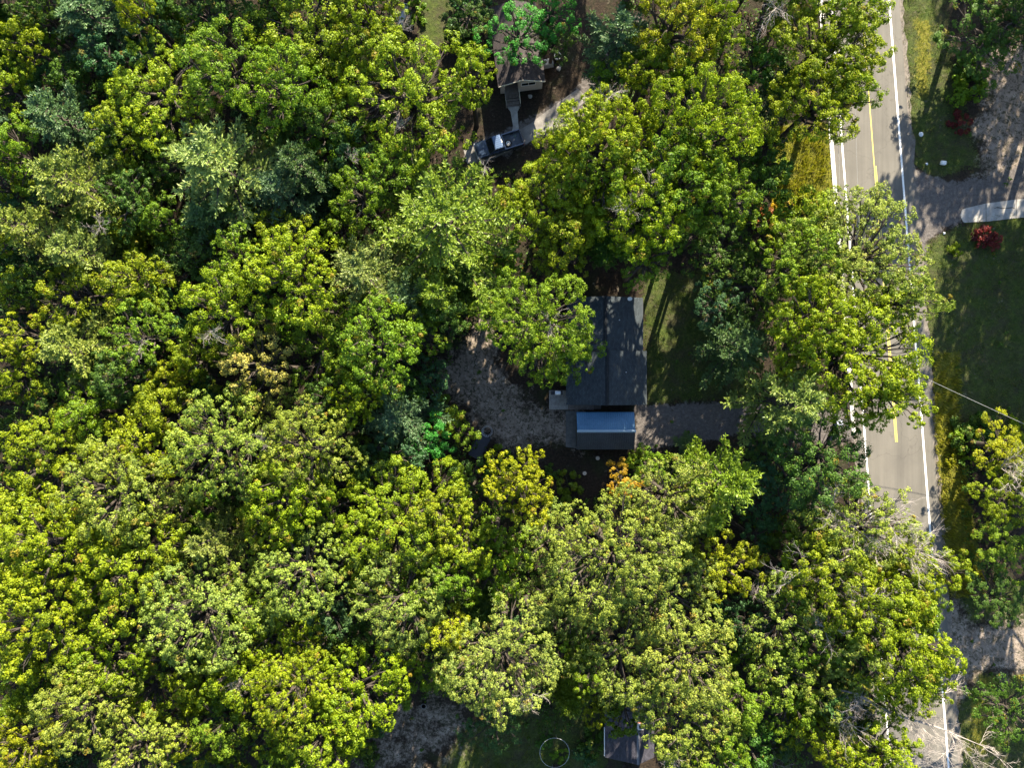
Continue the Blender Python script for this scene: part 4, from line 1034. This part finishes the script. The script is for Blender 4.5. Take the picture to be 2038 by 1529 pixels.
# beyond the sandy clearing: low trailer added in place of a dark shadow, round wire basket
t = place(thing('shadow_stand_in', 'low dark stand-in for a shadow, shaped as a trailer, beside the sandy clearing', 'trailer'), 955, 888, 0, R(-28))
MB().box(-.75, .75, -1.5, 1.5, .46, .56).build('deck_board', mat('shadow_dark_deck', (.035, .038, .05), .7), t)
MB().box(-.8, -.75, -1.5, 1.5, .5, .72).box(.75, .8, -1.5, 1.5, .5, .72).box(-.75, .75, -1.55, -1.5, .5, .72).build('side_rail', BLACKM, t)
MB().tube([(-.3, 1.5, .48), (0, 2.3, .42)], .04, 6).tube([(.3, 1.5, .48), (0, 2.3, .42)], .04, 6).build('drawbar', BLACKM, t)
for sx in (-.88, .88):
    M = Matrix.Translation((sx, -.2, .32)) @ Matrix.Rotation(R(90), 4, 'Y')
    w_ = MB().lathe([(.18, -.09), (.30, -.09), (.32, 0), (.30, .09), (.18, .09)], 18, M).build('wheel', RUB, t); MB().lathe([(.04, -.06), (.17, -.08), (.17, .08), (.04, .06)], 14, M).build('rim', STEEL, w_)
t = place(thing('wire_basket', 'round grey wire basket at the edge of the sandy clearing', 'basket'), 970, 858)
mb = MB()
for z, r in ((.1, .5), (.35, .6), (.6, .68)): mb.ring(r, .022, 26, 5, c=(0, 0, z))
mb.build('hoop', STEEL, t)
for k in range(14):
    a = 6.283 * k / 14; MB().tube([(.46 * math.cos(a), .46 * math.sin(a), 0), (.7 * math.cos(a), .7 * math.sin(a), .65)], .014, 4).build('wire', STEEL, t)
for px, py, lb in ((1189, 912, 'pale cut tree stump just south of the metal shed'), (1163, 942, 'small pale cut stump further south of the metal shed')):
    t = place(thing('tree_stump', lb, 'stump', group='stumps south of the shed'), px, py)
    MB().lathe([(.34, 0), (.27, .1), (.25, .3)], 14).build('bark', BARK, t)
    MB().lathe([(.245, .301), (.24, .315), (.16, .312)], 14).build('cut_face', mat('cut_wood', (.42, .36, .29), .8), t)
# south lawn: ring, barrel, blue heap
t = place(thing('trampoline_frame', 'round pale metal trampoline ring on the shaded south lawn', 'trampoline frame'), 1103, 1493)
MB().ring(1.82, .024, 56, 8, c=(0, 0, .75)).build('rim', mat('pale_tube', (.40, .41, .42), .5, .1), t)
for k in range(6):
    a = 6.283 * k / 6 + .4; MB().tube([(1.82 * math.cos(a), 1.82 * math.sin(a), .75), (1.86 * math.cos(a), 1.86 * math.sin(a), 0)], .025, 6).build('leg', STEEL, t)
t = place(thing('black_barrel', 'black open barrel standing on the bare patch of the south lawn', 'barrel'), 845, 1400)
MB().lathe([(.29, 0), (.31, .02), (.31, .3), (.325, .32), (.31, .34), (.31, .62), (.325, .64), (.31, .66), (.31, .94), (.29, .95), (.27, .95), (.27, .1), (0, .1)], 24).build('drum', BLACKM, t)
MB().ring(.30, .016, 24, 6, c=(0, 0, .95)).build('rim', STEEL, t)
t = place(thing('garden_cart', 'small blue garden cart partly under the trees north of the lawn', 'cart'), 1143, 1390, 0, R(25))
BLUE = mat('blue_plastic', (.03, .07, .20), .5)
MB().prism([(-.42, .35), (.42, .35), (.55, .72), (.50, .72), (.38, .4), (-.38, .4), (-.50, .72), (-.55, .72)], 'y', -.34, .34).box(-.5, .5, -.37, -.34, .36, .72).box(-.5, .5, .34, .37, .36, .72).build('tray', BLUE, t)
for sx in (-.36, .36):
    M = Matrix.Translation((-.2, sx, .22)) @ Matrix.Rotation(R(90), 4, 'X'); MB().lathe([(.06, -.05), (.22, -.05), (.22, .05), (.06, .05)], 16, M).build('wheel', RUB, t)
MB().tube([(.45, -.25, .5), (1.0, -.25, .75), (1.0, .25, .75), (.45, .25, .5)], .02, 6).build('handle', STEEL, t)
# roadside: bin, white tub, mail box
t = place(thing('roadside_bin', 'pale blue lidded bin beside the driveway mouth west of the road', 'bin'), 1664, 842, 0, R(8))
MB().prism([(-.26, 0), (.26, 0), (.33, .95), (-.33, .95)], 'y', -.3, .3).build('bin_body', mat('pale_blue_plastic', (.20, .32, .42), .5), t)
ld = MB().box(-.36, .36, -.36, .34, .952, 1.03, b=.02).build('lid', mat('pale_grey_plastic', (.50, .54, .62), .5), t)
MB().tube([(-.25, .38, .98), (.25, .38, .98)], .022, 6).build('handle', ld.data.materials[0], ld)
for sx in (-.24, .24): MB().lathe([(.02, -.03), (.11, -.03), (.11, .03), (.02, .03)], 14, Matrix.Translation((sx, .33, .12)) @ Matrix.Rotation(R(90), 4, 'Y')).build('wheel', RUB, t)
t = place(thing('white_cooler', 'small white cooler box on the grass east of the road', 'cooler'), 1875, 325, 0, R(-8))
MB().box(-.3, .3, -.2, .2, 0, .3, b=.03).build('box_body', WHITE, t)
l_ = MB().box(-.32, .32, -.22, .22, .301, .38, b=.02).build('lid', WHITE, t); MB().tube([(-.33, 0, .28), (-.36, 0, .42), (.36, 0, .42), (.33, 0, .28)], .014, 5).build('handle', STEEL, t)
for px, py, lb in ((1832, 267, 'larger white stone on the grass just east of the road'), (1844, 326, 'tiny white stone on the grass edge west of the cooler'), (1879, 464, 'white stone at the sandy corner south of the concrete driveway')):
    place(tag(rock('stone', .16 if py != 267 else .3, px, mat('white_stone', (.6, .6, .6), .8)), lb, 'stone'), px, py)

# utility poles with their wires
def pole(x, y, lb):
    t = thing('utility_pole', lb, 'utility pole', (x, y, 0), R(4.4))
    MB().tube([(0, 0, -.3), (0, 0, 9.6)], [.16, .11], 10).build('post', BARK, t)
    ca = MB().box(-1.1, 1.1, -.06, .06, 8.9, 9.02).build('crossarm', BARK, t)
    for q in (-1.0, 0.35, 1.0): MB().lathe([(.03, 0), (.06, .03), (.05, .12), (.02, .15)], 8, c=(q, 0, 9.021)).build('insulator', mat('insulator_glaze', (.35, .36, .36), .3), ca)
    return t
PA = (at(1626, 250).x - 1, 62.0); PB = (at(1650, 640).x - 1.2, 4.5); PC = (at(1690, 1529).x - 1.5, -52.0)
for q, lb in ((PB, 'wooden utility pole among the crowns west of the road'), (PA, 'wooden utility pole north of the view beside the road'), (PC, 'wooden utility pole south of the view beside the road')): pole(*q, lb)
def wire(name, a, b, sag, r, lb):
    a = Vector(a); b = Vector(b)
    pts = [a.lerp(b, i / 24) - Vector((0, 0, sag * 4 * (i / 24) * (1 - i / 24))) for i in range(25)]
    return tag(MB().tube(pts, r, 5).build(name, mat('aged_wire', (.30, .30, .29), .5, .4)), lb, 'wire')
for q, nm in ((-1.0, 'western'), (1.0, 'eastern')):
    wire('power_wire', (PA[0] + q, PA[1], 9.17), (PB[0] + q, PB[1], 9.17), 1.0, .016, f'{nm} overhead wire along the road north of the middle pole')
    wire('power_wire', (PB[0] + q, PB[1], 9.17), (PC[0] + q, PC[1], 9.17), 1.0, .016, f'{nm} overhead wire along the road south of the middle pole')
wire('service_wire', (PB[0], PB[1], 8.6), (at(2110, 890, 5).x + 4, at(2110, 890, 5).y - 1, 5.0), .5, .02, 'single pale service wire crossing the road towards the east yard')

# ------------------------------------------------------------------ bleached limbs and snags
def branchy(mb, a, d, L, r, rnd, depth, spread=.75, bush=1.0):
    d = Vector(d).normalized(); a = Vector(a); segs = 4 if depth else 3; pts = [a]; dd = d.copy()
    for i in range(segs):
        dd = (dd + Vector((rnd.uniform(-1, 1), rnd.uniform(-1, 1), rnd.uniform(-1, 1))) * .28).normalized()
        pts.append(pts[-1] + dd * L / segs)
    mb.tube(pts, [r * (1 - .7 * i / segs) for i in range(segs + 1)], 5 if r > .03 else 3, cap=False)
    if depth <= 0: return
    for i in range(1, segs + 1):
        for _ in range(2 if rnd.random() < .7 * bush else 1):
            q = (dd + Vector((rnd.uniform(-1, 1), rnd.uniform(-1, 1), rnd.uniform(-.6, .8))) * spread).normalized()
            branchy(mb, pts[i], q, L * rnd.uniform(.35, .6), r * .5, rnd, depth - 1, spread, bush)
rb = random.Random(77)
# tall snag north-west of the road bend, and the long limb at the south-east
p = at(1572, 1190, 12); q = at(1562, 1125, 15)
t = thing('dead_snag', 'bleached dead snag with crooked bare twigs beside dark crowns west of the road', 'dead tree', (p.x, p.y, 0))
MB().tube([(0, 0, -.2), (.1, .1, 5), (0, 0, 9.5), (.2, .5, 12.5)], [.2, .16, .12, .08], 8).build('trunk', DEADWOOD, t)
mb = MB(); mb.tube([(.2, .5, 12.5), (.5, 1.6, 13.4), (.3, 2.6, 14.2), (-.4, 3.4, 14.8)], [.08, .075, .07, .05], 6)
for e in ((-1.7, .6, .4), (-1.3, -.5, .2), (1.2, .7, .3), (.9, -.3, .1), (.2, 1.3, .5)): branchy(mb, (-.3, 3.3, 14.7), e, 2.3, .04, rb, 2)
for e in ((.9, -.8, .1), (-.6, -.7, .2)): branchy(mb, (.2, .5, 12.4), e, 1.9, .035, rb, 2)
mb.build('bare_branches', DEADWOOD, t)
a = at(1640, 1368, 10.5); b2 = at(1965, 1490, 9.0); m1 = at(1770, 1420, 10.8)
t = thing('dead_tree', 'long pale dead limb with bare twigs reaching over the south end of the road', 'dead tree', (m1.x, m1.y, 0))
L0 = lambda v: (v.x - m1.x, v.y - m1.y, v.z)
MB().tube([(0, 0, -.2), (.1, 0, 6), (0, 0, 10.6)], [.3, .24, .16], 9).build('trunk', BARK, t)
mb = MB()
mb.tube([(0, 0, 10.6), tuple(Vector(L0(a)) * .5 + Vector((0, .6, 5.2))), L0(a)], [.18, .14, .05], 7)
P_ = [Vector((0, 0, 10.6)), Vector((3, -1.0, 10.5)), Vector((6, -2.1, 9.8)), Vector(L0(b2))]
mb.tube(P_, [.15, .11, .07, .03], 6)
for k in range(26):
    u = rb.random(); i = min(2, int(u * 3)); p0 = P_[i].lerp(P_[i + 1], u * 3 - i)
    branchy(mb, p0, (rb.uniform(-.3, 1), rb.uniform(-1.2, .9), rb.uniform(-.1, .5)), rb.uniform(1.2, 2.8), .035, rb, 2, bush=.8)
for k in range(14):
    u = rb.random(); p0 = Vector((0, 0, 10.6)).lerp(Vector(L0(a)), u)
    branchy(mb, p0, (rb.uniform(-1, .4), rb.uniform(-1.2, .7), rb.uniform(-.1, .5)), rb.uniform(1.2, 2.4), .035, rb, 2, bush=.8)
branchy(mb, L0(at(1850, 1400, 10)), (1, .25, 0), 4.5, .05, rb, 2, .5)
mb.build('bare_branches', DEADWOOD, t)
# bare twigs that stick out of living crowns
DEADY = [(1700, 1050, 3.2), (1760, 1035, 3.0), (1800, 1095, 3.2), (1640, 1085, 2.4), (1655, 1010, 2.4), (1830, 1095, 2.6), (1720, 1190, 2.4), (1660, 1430, 3.0), (1500, 1190, 2.2), (1640, 1250, 2.4), (1880, 1500, 2.2), (1820, 1510, 2.0), (1930, 1510, 2.0), (1850, 1480, 1.8), (1780, 1060, 2.2), (1745, 1085, 1.8), (1690, 1110, 1.8), (1670, 1035, 1.6), (1990, 930, 3.0), (2010, 960, 2.6), (1505, 1270, 2.0), (1540, 1520, 2.2), (1700, 1410, 2.6),
         (1545, 15, 2.4), (1210, 195, 1.6), (1290, 365, 1.8), (1250, 415, 1.6), (700, 320, 1.2), (790, 250, 1.2), (965, 330, 1.0), (200, 450, 1.4), (520, 880, 1.2), (1105, 240, 1.6), (420, 660, 1.6), (280, 690, 1.6), (1340, 1060, 1.2), (590, 1310, 1.2), (480, 1350, 1.6), (1110, 395, 1.4), (1095, 640, 1.6), (1175, 665, 1.2), (1060, 1380, 1.6), (800, 60, 1.6), (1330, 1500, 1.6)]
TREE_OBJS = [o for o in S.objects if o.type == 'EMPTY' and o.get('category') == 'tree' and o.get('group') == 'trees of the woods']
TW = []
for k in range(5):
    mb = MB(); rr = random.Random(200 + k)
    for j in range(7): branchy(mb, (0, 0, 0), (rr.uniform(-1, 1), rr.uniform(-1, 1), rr.uniform(.1, .9)), rr.uniform(.6, 1.0), .012, rr, 2, .85)
    TW.append(mb.mesh('dead_twigs', DEADWOOD))
for k, (px, py, sz) in enumerate(DEADY):
    best = None
    for (tx, ty, r, kind, hue), o in zip(TREES, TREE_OBJS):
        d = math.hypot(px - tx, py - ty) / r
        if best is None or d < best[0]: best = (d, o, kind)
    o = best[1]; Ht = PROTO[best[2]][0][3] * o.scale.z
    zz = Ht * .86
    p = at(px, py, zz)
    c = put('dead_twigs', TW[k % 5], o)
    Mw = Matrix.Translation((p.x, p.y, zz)) @ Matrix.Rotation(rb.uniform(0, 6.28), 4, 'Z') @ Matrix.Scale(sz, 4)
    c.matrix_parent_inverse = (Matrix.Translation(o.location) @ o.rotation_euler.to_matrix().to_4x4() @ Matrix.Diagonal((*o.scale, 1))).inverted()
    c.matrix_basis = Mw

# ------------------------------------------------------------------ shrubs of the lots and yards
def shrub_proto(seed, Rr, H, cr, leaf, nl, dens=1.0, warm=.03):
    v, f, tone, wm, lobes = broadleaf_crown(seed, Rr, H, nl, cr=cr, per=30, leaf=leaf, dens=dens, warm=warm)
    cm = mesh_np('foliage', v, f, 4, LEAF, {'tone': tone, 'warm': wm})
    mb = MB(); rnd = random.Random(seed)
    for p, q in lobes: limb(mb, (0, 0, -.05), tuple(p), .035, .01, rnd, n=4, segs=3)
    return mb.mesh('stem', BARK), cm
SH = [shrub_proto(301 + i, 1.0, 1.0, .17, .15, 12) for i in range(3)]
SHRUBS = [
 (1965, 472, 1.9, 'red', 'dark red bushy shrub south of the concrete driveway'), (1912, 243, 1.5, 'red', 'rust red shrub at the foot of the green bushes east of the road'),
 (1928, 185, 2.4, 'mid', 'rounded mid green shrub north of the rust red one'), (1935, 140, 2.2, 'dark', 'dark green shrub under the north-east trees'),
 (1925, 862, 2.3, 'dark', 'dark green shrub beside the sunlit verge east of the road'), (1960, 850, 2.2, 'dark', 'dark green shrub where the pale wire comes down'), (1905, 875, 1.4, 'mid', 'small green shrub close to the verge east of the road'), (1925, 905, 1.2, 'lime', 'small bright shrub south of the dark roadside shrubs'),
 (1900, 500, 1.0, 'bright', 'small vivid green shrub at the sandy corner by the driveway'), (1560, 420, 2.2, 'orange', 'orange leaved shrub on the sunlit verge west of the road'), (1525, 435, 1.8, 'rust', 'rust coloured shrub at the shaded end of the verge'), (1585, 395, 1.7, 'yellow', 'yellow shrub amid the sunlit verge grass'),
 (1550, 340, 1.8, 'mid', 'green shrub at the shaded side of the sunlit verge'), (1130, 968, 1.9, 'mid', 'low green shrub in the clearing south of the shed'), (1100, 945, 1.2, 'dark', 'low dark shrub in the clearing far south-west of the shed'), (1265, 915, 1.6, 'mid', 'leafy green shrub at the south-east corner of the shed'),
 (1180, 1480, 1.9, 'dark', 'dark green shrub on the west wall of the small dark roof'), (1165, 1510, 1.6, 'teal', 'blue green shrub south of the dark green wall shrub'), (1085, 1480, 1.2, 'dark', 'low dark weeds inside the lawn ring, north part'), (1115, 1505, 1.1, 'mid', 'low green weeds inside the lawn ring, south part'),
 (940, 15, 3.0, 'teal', 'blue green shrub west of the brown roof at the north edge'), (915, 60, 2.4, 'dark', 'dark shrub in the shade west of the brown roof'), (827, 25, 1.6, 'mid', 'green shrub by the reclining lawn chair'), (745, 1450, 2.2, 'teal', 'blue green shrub at the west edge of the bare lawn'), (735, 1500, 1.8, 'dark', 'dark shrub at the south-west corner of the bare lawn'),
 (865, 800, 1.8, 'mid', 'green shrub at the west side of the sandy clearing'), (900, 830, 1.6, 'lime', 'bright shrub at the south-west side of the sandy clearing'), (1020, 655, 1.5, 'dark', 'low dark shrub at the north end of the sandy clearing'), (990, 920, 2.0, 'mid', 'green shrub south of the low dark shadow stand-in'), (1060, 700, 1.4, 'dark', 'dark shrub between the sandy clearing and the leaning oak'),
 (1892, 915, 1.0, 'yellow', 'yellow shrub on the verge east of the open road'), (2030, 860, 1.8, 'yellow', 'yellow leaved shrub at the east edge below the pale wire'),
]
for k, (px, py, r, hue, lb) in enumerate(SHRUBS):
    hgt = r * .8 if 'weeds' not in lb else .5
    p = at(px, py, hgt * .5)
    t = thing('shrub', lb, 'shrub', (p.x, p.y, 0), rb.uniform(0, 6.28), 'shrubs of the yards and verges')
    t.scale = (r, r, hgt)
    st, cm = SH[k % 3]
    put('stem', st, t); c = put('foliage', cm, t); c.color = (*[x * rb.uniform(.88, 1.12) for x in TINT[hue]], 1)

# ------------------------------------------------------------------ grass and undergrowth
def scatter_blades(name, polys, n, h, wd, hue_a, hue_b, seed, bend=.5, avoid=()):
    """upright blades of grass over the outlines, as one mesh"""
    g = np.random.default_rng(seed); P = []
    W = [poly_w(p) for p in polys]
    area = [abs(sum(p[i][0] * p[(i + 1) % len(p)][1] - p[(i + 1) % len(p)][0] * p[i][1] for i in range(len(p)))) / 2 for p in W]
    for p, a in zip(W, area):
        k = int(n * a / sum(area)); q = np.array(p); lo, hi = q.min(0), q.max(0)
        c = g.uniform(lo, hi, (int(k * 2.2), 2)); c = c[sdist(c, p) > -0.25][:k]; P.append(c)
    P = np.concatenate(P)
    keep = np.ones(len(P), bool)
    for x0, x1, y0, y1 in avoid: keep &= ~((P[:, 0] > x0) & (P[:, 0] < x1) & (P[:, 1] > y0) & (P[:, 1] < y1))
    rx = np.array([at(road_x(0, 1668), 0).x]); py = 764.5 - P[:, 1] * FOC / CAM_H; px = 1019 + P[:, 0] * FOC / CAM_H
    rel = px - (py - 500) * .0775
    keep &= (rel < 1666) | (rel > 1830)
    clump = np.sin(P[:, 0] * 1.9 + np.sin(P[:, 1] * 1.3) * 2) * np.sin(P[:, 1] * 1.7 + np.sin(P[:, 0] * 1.1) * 2)
    keep &= g.random(len(P)) < (0.55 + .45 * clump)
    P = P[keep]; m = len(P)
    a = g.uniform(0, 6.28, m); d = np.stack([np.cos(a), np.sin(a)], 1); hh = h * g.uniform(.45, 1.3, m) * (1 + .3 * clump[keep]); ww = wd * g.uniform(.6, 1.4, m)
    s = np.stack([-d[:, 1], d[:, 0]], 1)
    b = np.c_[P, np.zeros(m)]
    v = np.stack([b + np.c_[s * ww[:, None], np.zeros(m)], b - np.c_[s * ww[:, None], np.zeros(m)], np.c_[P + d * (hh * bend)[:, None] - s * (ww * .25)[:, None], hh], np.c_[P + d * (hh * bend)[:, None] + s * (ww * .25)[:, None], hh]], 1).reshape(-1, 3)
    tone = np.clip(g.normal(.5, .2, m), 0, 1); warm = np.clip(g.normal(hue_b, .22, m), 0, 1)
    me = mesh_np(name, v, np.arange(m * 4).reshape(-1, 4), 4, GRASSM, {'tone': tone, 'warm': warm})
    o = stuff(put(name, me)); o.color = (*hue_a, 1)
    return o
GRASSM = leaf_material('grass_blades', 0.35, 0.03)
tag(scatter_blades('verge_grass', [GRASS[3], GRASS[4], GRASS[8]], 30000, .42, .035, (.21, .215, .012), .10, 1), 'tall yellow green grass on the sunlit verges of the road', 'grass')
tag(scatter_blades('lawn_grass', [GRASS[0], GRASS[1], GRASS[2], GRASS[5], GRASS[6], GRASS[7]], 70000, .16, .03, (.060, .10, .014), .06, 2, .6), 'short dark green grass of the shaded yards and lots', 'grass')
def undergrowth():
    g = np.random.default_rng(9); C = []
    while len(C) < 9000:
        x, y = g.uniform(-64, 62), g.uniform(-48, 48)
        px, py = 1019 + x * FOC / CAM_H, 764.5 - y * FOC / CAM_H
        op = any(inside(px, py, q) for q in CLEAR)
        if op and g.random() > .03: continue
        if 1610 < px - (py - 500) * .0775 < 1870 or (1100 < px < 1300 and 580 < py < 905) or (985 < px < 1095 and 60 < py < 330) or (925 < px < 1060 and 230 < py < 330): continue
        C.append((x, y, g.uniform(.1, .5 if op else 1.6)))
    C = np.array(C); K = 16; n = len(C) * K
    d = unit(g.normal(size=(len(C), K, 3)) + [0, 0, .6])
    pos = C[:, None, :] * [1, 1, .6] + d * g.uniform(.2, .8, (len(C), K, 1)) * (0.25 + C[:, None, 2:3] * .5)
    pos[..., 2] = np.maximum(pos[..., 2], .04)
    nrm = unit(d + .6 * g.normal(size=d.shape) + [0, 0, .6])
    ln = g.uniform(.18, .38, n); v = leaf_quads(pos.reshape(-1, 3), nrm.reshape(-1, 3), g.normal(size=(n, 3)), ln, ln * .6)
    me = mesh_np('undergrowth', v, np.arange(n * 4).reshape(-1, 4), 4, LEAF, {'tone': np.clip(g.normal(.45, .2, n), 0, 1), 'warm': (g.random(n) < .05) * .6})
    o = stuff(put('undergrowth', me)); o.color = (*TINT['dark'], 1)
    return o
tag(undergrowth(), 'low dark green leafy undergrowth on the woodland floor', 'undergrowth')
